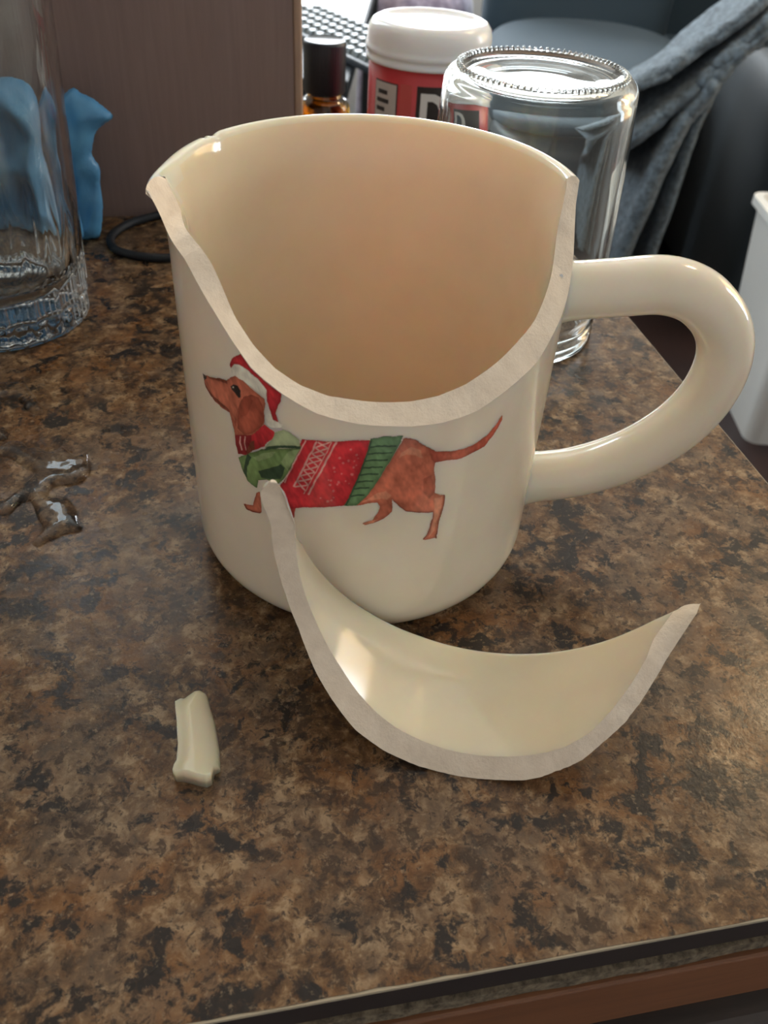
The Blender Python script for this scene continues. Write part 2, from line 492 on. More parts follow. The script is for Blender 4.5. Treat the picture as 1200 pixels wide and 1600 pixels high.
OUT_BREAK = np.array([(-160.4, .0935), (-159.6, .0912), (-158, .0893), (-154, .0880), (-149, .0874), (-144, .0866), (-141.3, .0855), (-136.9, .0831), (-130.9, .0796), (-125, .0754), (-118.9, .071), (-109.9, .0675), (-100.4, .0648), (-89.6, .0635), (-75, .0629), (-67.4, .0629), (-57.2, .0638), (-50.5, .0656), (-41.3, .0677), (-34.2, .0690), (-27.2, .0722), (-18.3, .0750), (-12, .0775), (-7.4, .0801), (-1.1, .0837), (3.75, .0873), (7.4, .0904), (9.2, .0935), (10.5, .0957)])
IN_BREAK = np.array([(-160.4, .0943), (-159.6, .0915), (-158, .0888), (-154, .0882), (-149, .0887), (-144, .0880), (-141.3, .0868), (-138.6, .0852), (-135.7, .0828), (-129.6, .0772), (-123, .0732), (-115.5, .0698), (-107.2, .0676), (-98.7, .0664), (-90.1, .0662), (-83.7, .0659), (-75.3, .0659), (-66.6, .0664), (-57.3, .0678), (-46.7, .0703), (-36.5, .0729), (-27, .0748), (-17.5, .0785), (-8, .0815), (.7, .0866), (5.7, .0915), (8, .0942), (10.5, .0957)])

def ceramic(prefix, th, broken, zo, zi, zt, parent, closed, with_base, caps=None, shear=None, seed=1, nw=26, dr=None, thick=None):
    """wall of the mug (or a piece of it) from columns of rim / break heights.
    with_base: the piece goes down to the foot; otherwise zo/zi are its LOWER edges and zt its rim."""
    m = len(th)
    NF = 8                                     # steps across the broken face
    sh = np.zeros(m) if shear is None else shear
    body_v, body_f, frac_v, frac_f = [], [], [], []
    cols = []
    def make_col(k):
        a = th[k]
        def po(r, z, da=0.0):
            t = math.radians(a + da)
            return (r * math.cos(t), r * math.sin(t), z)
        d_r = 0.0 if dr is None else float(dr[k]); tk = 1.0 if thick is None else float(thick[k])
        d_o = d_r - T * (1 - tk) / 2; d_i = d_r + T * (1 - tk) / 2
        def outer(z): return po(R + d_o + float(flare(a, z)), z)
        def inner(z):
            thin = 0.0012 * smooth01((z - 0.083) / 0.0127)
            return po(R - T + d_i + float(flare(a, z)) + float(thin) * tk, z, sh[k])
        rimz = zt[k]
        ro = R + d_o + float(flare(a, rimz)); ri = R - T + d_i + float(flare(a, rimz)) + 0.0012 * tk * float(smooth01((rimz - 0.083) / 0.0127))
        half = (ro - ri) / 2; mid = (ro + ri) / 2
        rim = []
        for q in range(NF + 1):
            w = math.pi * q / NF
            rim.append(po(mid + half * math.cos(w), rimz - half * 0.8 + half * 0.8 * math.sin(w), sh[k] * q / NF))
        return (outer, inner, rim, half)
    cols = [make_col(k) for k in range(m)]
    def frac_line(k):
        """points across the broken face from the outer to the inner edge"""
        o = np.array(cols[k][0](zo[k])); i = np.array(cols[k][1](zi[k]))
        s = th[k]
        L_ = []
        for q in range(NF + 1):
            w = q / NF
            p = o * (1 - w) + i * w
            b = math.sin(math.pi * w)
            p = p + np.array([0, 0, 1.0]) * b * 0.00015 * float(noise2(np.array([s]), np.array([w * 3.0 + seed]), 3.5, seed + 3)[0])
            L_.append(tuple(p))
        return L_
    idx = []
    for k in range(m):
        outer, inner, rim, half = cols[k]
        col = []
        if with_base:
            # foot and outer wall up to the rim or to the break
            zs_top = zo[k] if broken[k] else zt[k] - half * 0.8
            col += [(0.0, 0.0, 0.0012)]
            t = math.radians(th[k])
            for r, z in ((0.020, 0.0012), (0.0285, 0.0011), (0.0300, 0.0), (R - RF, 0.0)):
                col.append((r * math.cos(t), r * math.sin(t), z))
            for q in range(1, 9):
                w = math.pi / 2 * q / 9
                r = R - RF + RF * math.sin(w); col.append((r * math.cos(t), r * math.sin(t), RF - RF * math.cos(w)))
            for z in RF + (zs_top - RF) * (np.linspace(0, 1, nw) ** 0.75): col.append(outer(z))
            no = len(col)
            col += rim[1:-1] if not broken[k] else [(0, 0, 0)] * (NF - 1)
            zi_top = zi[k] if broken[k] else zt[k] - half * 0.8
            ni = len(col)
            RI, FI, ZF = R - T, 0.008, 0.0055
            for z in (ZF + FI) + (zi_top - ZF - FI) * (np.linspace(1, 0, nw) ** (1 / 1.2)): col.append(inner(z))
            t2 = math.radians(th[k] + sh[k])
            for q in range(1, 7):
                w = math.pi / 2 * q / 6
                r = RI - FI + FI * math.cos(w); col.append((r * math.cos(t2), r * math.sin(t2), ZF + FI - FI * math.sin(w)))
            col.append((0.015 * math.cos(t2), 0.015 * math.sin(t2), ZF)); col.append((0, 0, ZF))
        else:
            for z in np.linspace(zo[k], zt[k] - half * 0.8, nw): col.append(outer(z))
            no = len(col)
            col += rim[1:-1]
            ni = len(col)
            for z in np.linspace(zt[k] - half * 0.8, zi[k], nw): col.append(inner(z))
        idx.append(list(range(len(body_v), len(body_v) + len(col))))
        body_v += col
    rng_k = range(m) if closed else range(m - 1)
    fl = [frac_line(k) if (broken[k]) else None for k in range(m)]
    for k in rng_k:
        j = (k + 1) % m
        A, B = idx[k], idx[j]
        for q in range(len(A) - 1):
            zone_rim = no - 1 <= q < ni
            if zone_rim and with_base and (broken[k] or broken[j]): continue
            body_f.append((A[q], B[q], B[q + 1], A[q + 1]))
        if with_base and (broken[k] or broken[j]):
            P1 = fl[k] if broken[k] else cols[k][2]
            P2 = fl[j] if broken[j] else cols[j][2]
            base = len(frac_v); frac_v += list(P1) + list(P2)
            for q in range(NF): frac_f.append((base + q, base + NF + 1 + q, base + NF + 2 + q, base + q + 1))
        if not with_base:
            base = len(frac_v); frac_v += list(fl[k]) + list(fl[j])
            for q in range(NF): frac_f.append((base + q, base + q + 1, base + NF + 2 + q, base + NF + 1 + q))
    if not with_base:                         # end faces
        for k, flip in ((0, False), (m - 1, True)):
            ring = [body_v[i] for i in idx[k]] + list(fl[k][1:-1])[::-1]
            c = tuple(np.mean(np.array(ring), axis=0)); base = len(frac_v)
            frac_v += ring + [c]; nn = len(ring)
            for q in range(nn):
                f = (base + q, base + (q + 1) % nn, base + nn)
                frac_f.append(f[::-1] if flip else f)
    def clean(name, v, f, mt):
        o = mesh_obj(name, v, f, mt, parent)
        b = bmesh.new(); b.from_mesh(o.data)
        bmesh.ops.remove_doubles(b, verts=b.verts, dist=2e-6)
        lone = [x for x in b.verts if not x.link_faces]
        bmesh.ops.delete(b, geom=lone, context='VERTS')
        bmesh.ops.recalc_face_normals(b, faces=b.faces)
        b.to_mesh(o.data); b.free()
        return o
    bo = clean(prefix[0], body_v, body_f, M_GLAZE)
    bo.data.materials.append(M_GLAZE_WARM)                  # cream glaze tinted warmer, towards ivory, on the inside faces
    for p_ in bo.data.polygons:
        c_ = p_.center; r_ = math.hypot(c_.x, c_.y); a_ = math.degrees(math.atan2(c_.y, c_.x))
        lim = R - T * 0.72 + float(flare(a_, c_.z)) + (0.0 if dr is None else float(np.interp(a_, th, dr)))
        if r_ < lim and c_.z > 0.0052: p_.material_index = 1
    fo = clean(prefix[1], frac_v, frac_f, M_BISQUE)
    return bo, fo

mug = empty('broken_mug')
tag(mug, 'large cream ceramic mug with its front wall broken out and a printed dachshund', 'mug')
th = np.concatenate([np.arange(-185, -161, 1.0), np.arange(-161, -140, 0.3), np.arange(-140, 12, 0.6), np.arange(12, 175, 1.5)])
brk = (th > -160.45) & (th < 10.5)
jit = noise2(th, th * 0 + 2.2, 2.4, 21, 4) * 0.00010
zo = np.interp(th, OUT_BREAK[:, 0], OUT_BREAK[:, 1]) + jit
zi = np.interp(th, IN_BREAK[:, 0], IN_BREAK[:, 1]) + noise2(th, th * 0 + 5.2, 4.0, 33, 3) * 0.00008
# a nick in the rim at the far left
d1 = (th % 360)
zt = np.full(len(th), H) - 0.0006 * ((d1 > 149) & (d1 < 157)) * (0.6 + 0.4 * np.sin(d1 * 3))
shear = np.interp(th, [-185, -161, -159.6, -158, -154, -149, -144, -140], [0, -12, -11, -10, -6, -2, -0.6, 0])
ceramic(('body', 'broken_edge'), th, brk, zo, zi, zt, mug, True, True, shear=shear, seed=2)
for o in mug.children:
    if o.name.startswith('broken_edge'): o['label'] = 'bare pinkish bisque of the broken edge'

# handle: one bent bar with rounded section, thickening where it meets the wall
TH = math.radians(-2.0)
hp = np.array([(.0400, .0738), (.0445, .0742), (.0536, .0757), (.0640, .0772), (.0722, .0750), (.0789, .0688), (.0818, .0606), (.0808, .0504), (.0758, .0405), (.0669, .0315), (.0552, .0249), (.0445, .0219), (.0400, .0212)])
hc = catmull(hp, 90)
s = np.linspace(0, 1, 90)
sc = 1.0 + 0.28 * np.exp(-(s / 0.055) ** 2) + 0.28 * np.exp(-((1 - s) / 0.055) ** 2)
tube('handle', [(r * math.cos(TH), r * math.sin(TH), z) for r, z in hc], (0.0062, 0.0070), M_GLAZE, mug, seg=28, ref=(-math.sin(TH), math.cos(TH), 0), scale=sc)

# printed dachshund, painted on the outside of the wall: angle round the wall in degrees, height in mm
INK = dict(rust=(.60, .165, .095), ear=(.47, .105, .06), tail=(.60, .125, .075), crimson=(.62, .035, .045), red2=(.5, .06, .045), dkred=(.28, .022, .026),
           green=(.20, .30, .105), green2=(.145, .26, .115), green3=(.36, .46, .21), dkgreen=(.045, .085, .045), black=(.03, .022, .022),
           fur=(.83, .76, .62), dkbrown=(.24, .055, .032), dkbrown2=(.34, .065, .036), pink=(.80, .42, .36), pink2=(.75, .22, .21), tan=(.74, .32, .19))
DOG = [
    ('rust', [(-124.77,34.97),(-123.52,35.28),(-121.31,35.96),(-120.62,37.99),(-119.84,40.03),(-118.28,40.97),(-118.06,34.98),(-121.48,33.89),(-123.95,33.7)]),
    ('red2', [(-109.67,39.82),(-106.65,39.83),(-107.23,36.96),(-108.71,35.66),(-109.31,37.39)]),
    ('rust', [(-77.67,60.29),(-75.81,60.17),(-73.87,59.51),(-72.61,58.38),(-68.89,56.5),(-68.04,56.1),(-68.07,53.32),(-68.3,51.93),(-67.49,48.92),(-67.21,45.18),(-65.64,44.51),(-64.19,44.03),(-63.85,42.63),(-64.02,40.74),(-64.47,39.28),(-64.86,37.39),(-65.04,33.81),(-65.01,31.96),(-68.77,32.11),(-69.46,32.44),(-68.14,34.04),(-67.46,35.53),(-67.11,37.85),(-67.15,39.82),(-70.17,40.41),(-73.08,40.74),(-75.57,41.59),(-77.68,43.1),(-79.58,44.9),(-79.14,42.81),(-79.31,41.48),(-80.6,40.39),(-82.85,38.9),(-84.37,38.25),(-86.69,37.78),(-87.57,38.18),(-86.35,38.77),(-84.82,39.3),(-83.39,41.42),(-82.91,42.93),(-83.74,43.99),(-85.46,43.87),(-88.87,43.18),(-90.02,43.12),(-87.09,45.88),(-83.57,50.29),(-80.59,55.51)]),
    ('tail', [(-70.52,56.96),(-68.04,56.1),(-63.84,55.39),(-59.96,55.3),(-55.95,55.74),(-52.33,56.88),(-49.68,58.55),(-47.65,60.51),(-47.17,59.18),(-48.34,57.46),(-50.53,55.66),(-52.68,53.99),(-57.33,53.27),(-60.4,52.75),(-64.35,53.21),(-68.06,53.24),(-69.39,54.21)]),
    ('crimson', [(-104.64,58.14),(-101.05,58.51),(-95.65,58.99),(-91.14,59.77),(-86.07,60.02),(-87.09,56.57),(-88.41,52.2),(-90.52,46.85),(-92.54,42.82),(-98.61,41.57),(-104.51,40.44),(-108.96,38.77),(-110.5,41.62),(-112.43,43.58),(-108.65,48.43),(-106.13,53.44)]),
    ('green2', [(-86.32,60.42),(-82.25,60.94),(-77.58,60.99),(-79.54,57.26),(-81.99,53.03),(-84.5,48.6),(-87.44,44.72),(-89.59,43.05),(-92.78,42.8),(-90.67,46.46),(-88.56,52.19),(-87.24,56.56)]),
    ('green', [(-125.82,47.38),(-121.07,50.36),(-117.07,52.54),(-111.68,54.15),(-104.89,55.83),(-106.55,52.89),(-108.3,48.93),(-111.19,45.62),(-112.57,44.3),(-115.73,44.83),(-118.66,43.67),(-119.32,41.55),(-121.34,41.59),(-122.86,42.16),(-124.36,44.23)]),
    ('green3', [(-112.34,57.94),(-110.0,59.19),(-107.39,58.92),(-105.36,57.94),(-104.69,55.97),(-108.3,55.54),(-111.67,54.26),(-116.13,53.01),(-114.21,55.12)]),
    ('crimson', [(-118.13,57.06),(-115.73,59.1),(-112.34,58.07),(-112.74,56.89),(-116.1,53.36),(-120.79,50.81),(-120.58,53.18),(-120.92,54.81)]),
    ('dkred', [(-126.63,53.17),(-120.07,55.15),(-120.38,51.48),(-122.6,49.22),(-125.73,48.22),(-126.58,50.35)]),
    ('rust', [(-139.59,62.89),(-135.79,63.66),(-131.15,64.91),(-128.22,65.46),(-126.15,67.06),(-123.76,67.99),(-120.53,66.97),(-117.46,65.85),(-115.12,65.14),(-114.9,63.92),(-115.44,62.15),(-115.53,59.49),(-117.58,57.05),(-120.18,54.98),(-126.56,52.85),(-126.71,53.84),(-127.31,55.71),(-128.15,57.8),(-131.07,57.75),(-134.78,58.38),(-138.01,59.83),(-139.17,61.39)]),
    ('ear', [(-122.18,63.61),(-124.05,60.89),(-124.89,57.93),(-125.33,55.04),(-122.73,54.14),(-119.64,55.77),(-116.69,58.09),(-115.53,60.82),(-115.8,63.36),(-117.09,64.93),(-119.33,64.94)]),
    ('black', [(-139.71,63.04),(-137.43,63.18),(-137.81,62.45),(-139.13,61.54)]),
    ('crimson', [(-126.5,69.54),(-125.48,71.18),(-123.84,72.49),(-122.0,73.34),(-120.07,72.04),(-117.12,70.39),(-114.66,69.17),(-111.84,68.21),(-109.67,67.64),(-110.25,66.01),(-111.21,64.45),(-111.86,62.75),(-111.09,60.72),(-112.83,60.88),(-113.57,62.65),(-114.49,64.98),(-114.36,67.23),(-116.78,69.1),(-120.23,70.26),(-122.75,70.68),(-124.74,70.24),(-126.08,68.84)]),
    ('fur', [(-126.02,68.85),(-124.75,70.17),(-122.75,70.64),(-120.23,70.19),(-116.79,69.03),(-114.35,67.39),(-114.58,65.66),(-116.15,65.82),(-118.73,66.7),(-121.9,67.36),(-124.79,67.67),(-125.92,68.01)]),
    ('fur', [(-115.49,61.49),(-113.79,62.59),(-112.83,60.88),(-109.75,60.48),(-110.61,59.44),(-112.73,58.75),(-114.86,59.01)]),
    ('dkbrown', [(-139.34,61.32),(-138.71,60.06),(-136.39,58.94),(-133.47,58.38),(-129.24,58.15),(-127.87,57.83),(-127.95,58.48),(-129.71,58.93),(-133.31,59.28),(-136.9,59.93)]),
    ('dkbrown', [(-137.24,63.38),(-131.13,65.02),(-127.94,65.52),(-128.04,64.78),(-131.24,64.33),(-135.86,63.31)]),
    ('black', [(-126.83,64.54),(-125.57,65.43),(-124.03,65.6),(-123.03,64.79),(-123.21,63.12),(-123.95,62.73),(-125.03,63.52),(-126.55,63.83)]),
    ('fur', [(-126.07,64.73),(-125.52,65.03),(-125.34,64.77),(-125.9,64.46)]),
    ('dkbrown2', [(-122.08,63.15),(-123.56,60.71),(-124.43,57.41),(-123.3,58.46),(-121.19,59.81),(-119.0,63.43),(-119.86,64.14)]),
    ('dkbrown2', [(-127.62,57.65),(-125.89,54.84),(-125.11,57.85),(-123.75,61.31),(-124.66,60.02),(-126.12,56.48)]),
    ('dkgreen', [(-115.19,53.63),(-110.79,55.17),(-104.88,56.41),(-104.77,55.75),(-110.82,54.48),(-116.16,52.47)]),
    ('dkgreen', [(-122.13,49.82),(-120.68,49.24),(-122.49,46.05),(-123.05,42.84),(-124.14,44.32),(-123.15,47.28)]),
    ('dkgreen', [(-118.46,46.34),(-114.61,48.3),(-110.99,50.4),(-109.74,49.65),(-111.16,46.37),(-114.78,45.31),(-117.62,44.78)]),
    ('green3', [(-110.96,51.11),(-108.34,54.22),(-105.09,55.62),(-106.75,52.84),(-108.92,49.14)]),
    ('green3', [(-120.17,49.41),(-116.21,51.75),(-112.58,53.14),(-113.54,51.47),(-118.27,48.96)]),
    ('pink', [(-103.59,58.14),(-104.84,55.81),(-106.13,53.42),(-107.45,50.96),(-108.82,48.43),(-110.24,45.82),(-109.89,45.76),(-108.48,48.36),(-107.12,50.89),(-105.8,53.35),(-104.52,55.73),(-103.27,58.06)]),
    ('pink', [(-100.64,58.26),(-101.91,55.84),(-103.22,53.35),(-104.57,50.79),(-105.97,48.14),(-107.41,45.42),(-106.94,45.32),(-105.51,48.04),(-104.12,50.67),(-102.78,53.23),(-101.48,55.72),(-100.21,58.14)]),
    ('pink', [(-95.4,58.98),(-96.86,56.23),(-98.36,53.39),(-99.9,50.46),(-101.5,47.43),(-103.15,44.29),(-102.7,44.16),(-101.06,47.3),(-99.47,50.32),(-97.93,53.25),(-96.44,56.08),(-94.99,58.83)]),
    ('pink', [(-96.52,58.67),(-98.0,55.95),(-99.52,53.14),(-101.1,50.24),(-102.72,47.24),(-104.4,44.14),(-104.16,44.07),(-102.48,47.17),(-100.86,50.17),(-99.29,53.06),(-97.77,55.87),(-96.3,58.59)]),
    ('pink', [(-100.2,57.95),(-98.86,57.48),(-97.51,57.0),(-97.34,57.31),(-98.68,57.8),(-100.02,58.27)]),
    ('pink', [(-96.63,58.89),(-98.78,57.86),(-100.97,56.77),(-100.83,56.48),(-98.64,57.57),(-96.5,58.6)]),
    ('pink', [(-101.0,56.47),(-99.7,55.93),(-98.4,55.37),(-98.21,55.68),(-99.5,56.24),(-100.8,56.78)]),
    ('pink', [(-97.49,57.3),(-99.6,56.31),(-101.76,55.26),(-101.64,54.96),(-99.48,56.01),(-97.36,57.0)]),
    ('pink', [(-101.81,54.96),(-100.56,54.35),(-99.31,53.72),(-99.09,54.03),(-100.34,54.66),(-101.59,55.27)]),
    ('pink', [(-98.36,55.68),(-100.45,54.73),(-102.57,53.73),(-102.45,53.42),(-100.33,54.43),(-98.24,55.38)]),
    ('pink', [(-102.64,53.42),(-101.43,52.74),(-100.23,52.04),(-99.99,52.34),(-101.19,53.04),(-102.39,53.73)]),
    ('pink', [(-99.25,54.03),(-101.3,53.12),(-103.4,52.16),(-103.29,51.86),(-101.19,52.82),(-99.14,53.72)]),
    ('pink', [(-103.48,51.86),(-102.32,51.1),(-101.17,50.32),(-100.9,50.62),(-102.05,51.4),(-103.21,52.16)]),
    ('pink', [(-100.16,52.35),(-102.18,51.49),(-104.24,50.58),(-104.14,50.26),(-102.08,51.17),(-100.06,52.03)]),
    ('pink', [(-104.33,50.27),(-103.23,49.43),(-102.12,48.57),(-101.84,48.87),(-102.94,49.73),(-104.04,50.57)]),
    ('pink', [(-101.08,50.63),(-103.06,49.82),(-105.09,48.96),(-105.0,48.63),(-102.97,49.5),(-100.99,50.31)]),
    ('pink', [(-105.2,48.65),(-104.15,47.72),(-103.1,46.78),(-102.79,47.08),(-103.84,48.02),(-104.89,48.94)]),
    ('pink', [(-102.02,48.88),(-103.97,48.12),(-105.97,47.31),(-105.89,46.97),(-103.89,47.79),(-101.94,48.55)]),
    ('pink', [(-106.09,47.0),(-105.09,45.99),(-104.09,44.96),(-103.77,45.25),(-104.76,46.27),(-105.76,47.28)]),
    ('pink', [(-102.98,47.1),(-104.89,46.39),(-106.86,45.62),(-106.79,45.28),(-104.83,46.05),(-102.91,46.76)]),
    ('pink2', [(-90.32,51.19),(-90.5,50.85),(-90.89,50.83),(-91.1,51.13),(-90.91,51.47),(-90.52,51.49)]),
    ('pink2', [(-96.91,49.09),(-97.04,48.86),(-97.3,48.82),(-97.44,49.02),(-97.3,49.25),(-97.04,49.29)]),
    ('pink2', [(-89.52,56.11),(-89.69,55.8),(-90.05,55.78),(-90.24,56.06),(-90.07,56.36),(-89.71,56.38)]),
    ('pink2', [(-95.38,44.81),(-95.52,44.55),(-95.81,44.52),(-95.96,44.74),(-95.82,45.0),(-95.53,45.03)]),
    ('pink2', [(-95.4,46.55),(-95.6,46.19),(-96.01,46.14),(-96.21,46.45),(-96.01,46.8),(-95.61,46.85)]),
    ('pink2', [(-96.94,43.57),(-97.13,43.21),(-97.53,43.15),(-97.73,43.46),(-97.53,43.82),(-97.14,43.87)]),
    ('pink2', [(-96.17,49.17),(-96.33,48.87),(-96.67,48.83),(-96.84,49.08),(-96.67,49.38),(-96.34,49.42)]),
    ('pink2', [(-91.33,48.82),(-91.42,48.64),(-91.63,48.63),(-91.73,48.79),(-91.64,48.97),(-91.43,48.98)]),
    ('pink2', [(-93.34,51.2),(-93.48,50.95),(-93.76,50.92),(-93.91,51.14),(-93.77,51.39),(-93.49,51.41)]),
    ('pink2', [(-89.54,53.59),(-89.64,53.41),(-89.86,53.39),(-89.98,53.57),(-89.87,53.75),(-89.65,53.76)]),
    ('pink2', [(-93.91,48.95),(-94.1,48.61),(-94.49,48.57),(-94.69,48.87),(-94.5,49.21),(-94.11,49.24)]),
    ('pink2', [(-91.44,54.64),(-91.62,54.32),(-91.99,54.3),(-92.19,54.59),(-92.01,54.9),(-91.63,54.93)]),
    ('pink2', [(-94.43,48.37),(-94.57,48.12),(-94.85,48.09),(-95.0,48.31),(-94.86,48.56),(-94.57,48.59)]),
    ('pink2', [(-96.38,47.88),(-96.56,47.57),(-96.91,47.52),(-97.09,47.79),(-96.91,48.1),(-96.56,48.15)]),
    ('pink2', [(-95.27,51.48),(-95.39,51.26),(-95.65,51.23),(-95.78,51.42),(-95.65,51.65),(-95.4,51.67)]),
    ('pink2', [(-93.88,55.09),(-94.07,54.76),(-94.46,54.72),(-94.65,55.01),(-94.46,55.34),(-94.08,55.38)]),
    ('pink2', [(-90.09,53.09),(-90.25,52.8),(-90.58,52.78),(-90.76,53.05),(-90.6,53.33),(-90.26,53.35)]),
    ('pink2', [(-99.09,44.08),(-99.24,43.8),(-99.55,43.75),(-99.71,43.98),(-99.55,44.26),(-99.24,44.31)]),
    ('pink2', [(-90.04,54.63),(-90.15,54.41),(-90.41,54.4),(-90.54,54.6),(-90.42,54.81),(-90.17,54.82)]),
    ('pink2', [(-97.23,43.47),(-97.37,43.22),(-97.66,43.18),(-97.8,43.39),(-97.66,43.64),(-97.37,43.68)]),
    ('pink2', [(-95.92,43.91),(-96.11,43.56),(-96.5,43.51),(-96.7,43.81),(-96.51,44.16),(-96.12,44.21)]),
    ('pink2', [(-92.92,53.95),(-93.09,53.65),(-93.44,53.62),(-93.62,53.88),(-93.45,54.18),(-93.1,54.21)]),
    ('pink2', [(-95.32,52.47),(-95.5,52.15),(-95.87,52.1),(-96.06,52.38),(-95.88,52.7),(-95.5,52.74)]),
    ('pink2', [(-89.24,55.28),(-89.33,55.13),(-89.52,55.12),(-89.62,55.26),(-89.53,55.42),(-89.34,55.43)]),
    ('pink2', [(-92.13,49.41),(-92.24,49.21),(-92.47,49.19),(-92.59,49.37),(-92.48,49.57),(-92.25,49.59)]),
    ('pink2', [(-90.93,57.47),(-91.08,57.2),(-91.4,57.18),(-91.57,57.42),(-91.42,57.69),(-91.1,57.71)]),
    ('dkgreen', [(-86.37,58.05),(-82.94,58.39),(-79.46,58.29),(-79.49,58.68),(-82.99,58.77),(-86.43,58.44)]),
    ('dkgreen', [(-87.01,56.31),(-83.79,56.67),(-80.53,56.61),(-80.56,57.0),(-83.84,57.06),(-87.07,56.7)]),
    ('dkgreen', [(-87.65,54.54),(-84.65,54.92),(-81.61,54.89),(-81.64,55.29),(-84.69,55.32),(-87.72,54.94)]),
    ('dkgreen', [(-88.31,52.75),(-85.52,53.15),(-82.7,53.14),(-82.73,53.55),(-85.56,53.55),(-88.37,53.15)]),
    ('dkgreen', [(-88.97,50.92),(-86.4,51.34),(-83.81,51.36),(-83.83,51.77),(-86.44,51.74),(-89.04,51.32)]),
    ('dkgreen', [(-89.64,49.07),(-87.29,49.5),(-84.92,49.54),(-84.94,49.95),(-87.34,49.91),(-89.71,49.47)]),
    ('dkgreen', [(-90.32,47.18),(-88.19,47.62),(-86.05,47.68),(-86.07,48.1),(-88.24,48.04),(-90.4,47.59)]),
    ('dkgreen', [(-91.01,45.26),(-89.1,45.71),(-87.19,45.78),(-87.21,46.21),(-89.16,46.13),(-91.1,45.68)]),
    ('dkgreen', [(-86.27,60.0),(-87.29,56.62),(-88.61,52.26),(-90.72,46.92),(-92.5,43.08),(-92.1,42.92),(-90.32,46.78),(-88.21,52.14),(-86.89,56.51),(-85.87,59.89)]),
    ('dkbrown2', [(-71.21,49.48),(-68.89,50.23),(-67.21,45.18),(-68.93,43.97),(-70.78,45.75)]),
    ('tan', [(-75.59,57.97),(-72.85,57.05),(-71.83,54.87),(-74.24,55.81),(-76.56,56.34),(-78.72,55.44),(-78.1,56.78)]),
    ('tan', [(-83.72,46.67),(-81.47,47.19),(-79.84,45.84),(-80.92,44.77),(-82.48,45.18),(-84.75,44.81),(-88.14,43.97),(-86.65,44.78)]),
    ('tan', [(-67.22,43.67),(-64.67,43.75),(-64.7,40.88),(-65.6,37.94),(-66.01,34.43),(-67.54,32.7),(-66.96,35.03),(-66.6,38.93)]),
    ('tan', [(-84.81,39.1),(-82.88,39.49),(-84.38,38.4),(-86.7,37.9),(-87.3,38.19)]),
    ('dkbrown', [(-64.42,44.08),(-64.11,41.95),(-64.73,39.59),(-65.18,37.1),(-65.28,33.9),(-65.45,31.89),(-64.97,31.7),(-64.8,33.72),(-64.71,36.92),(-64.26,39.37),(-63.63,41.78),(-63.95,43.98)]),
    ('dkbrown', [(-67.31,37.93),(-67.66,35.63),(-68.33,34.17),(-69.5,32.56),(-69.15,32.28),(-67.95,33.91),(-67.26,35.43),(-66.9,37.77)]),
    ('dkbrown', [(-77.31,60.15),(-74.3,59.51),(-72.66,58.22),(-68.93,56.4),(-68.84,56.6),(-72.55,58.41),(-74.22,59.72),(-77.29,60.38)]),
    ('dkbrown', [(-79.47,44.6),(-77.34,42.57),(-75.19,41.29),(-71.83,40.42),(-67.13,39.74),(-67.18,40.06),(-71.84,40.74),(-75.12,41.58),(-77.16,42.8),(-79.27,44.8)]),
    ('dkbrown', [(-125.09,34.74),(-124.18,33.56),(-121.58,33.71),(-118.37,34.64),(-118.27,35.14),(-121.38,34.24),(-123.69,34.1),(-124.45,35.2)]),
    ('pink', [(-124.61,53.22),(-125.05,51.61),(-124.35,49.7),(-123.85,49.97),(-124.54,51.83),(-124.11,53.36)]),
    ('pink', [(-122.64,53.9),(-123.09,51.97),(-122.63,50.33),(-122.33,50.49),(-122.78,52.09),(-122.34,53.98)]),
    ('dkbrown', [(-120.58,53.18),(-119.31,53.94),(-119.24,51.86),(-122.16,49.44),(-122.32,50.46)]),
]
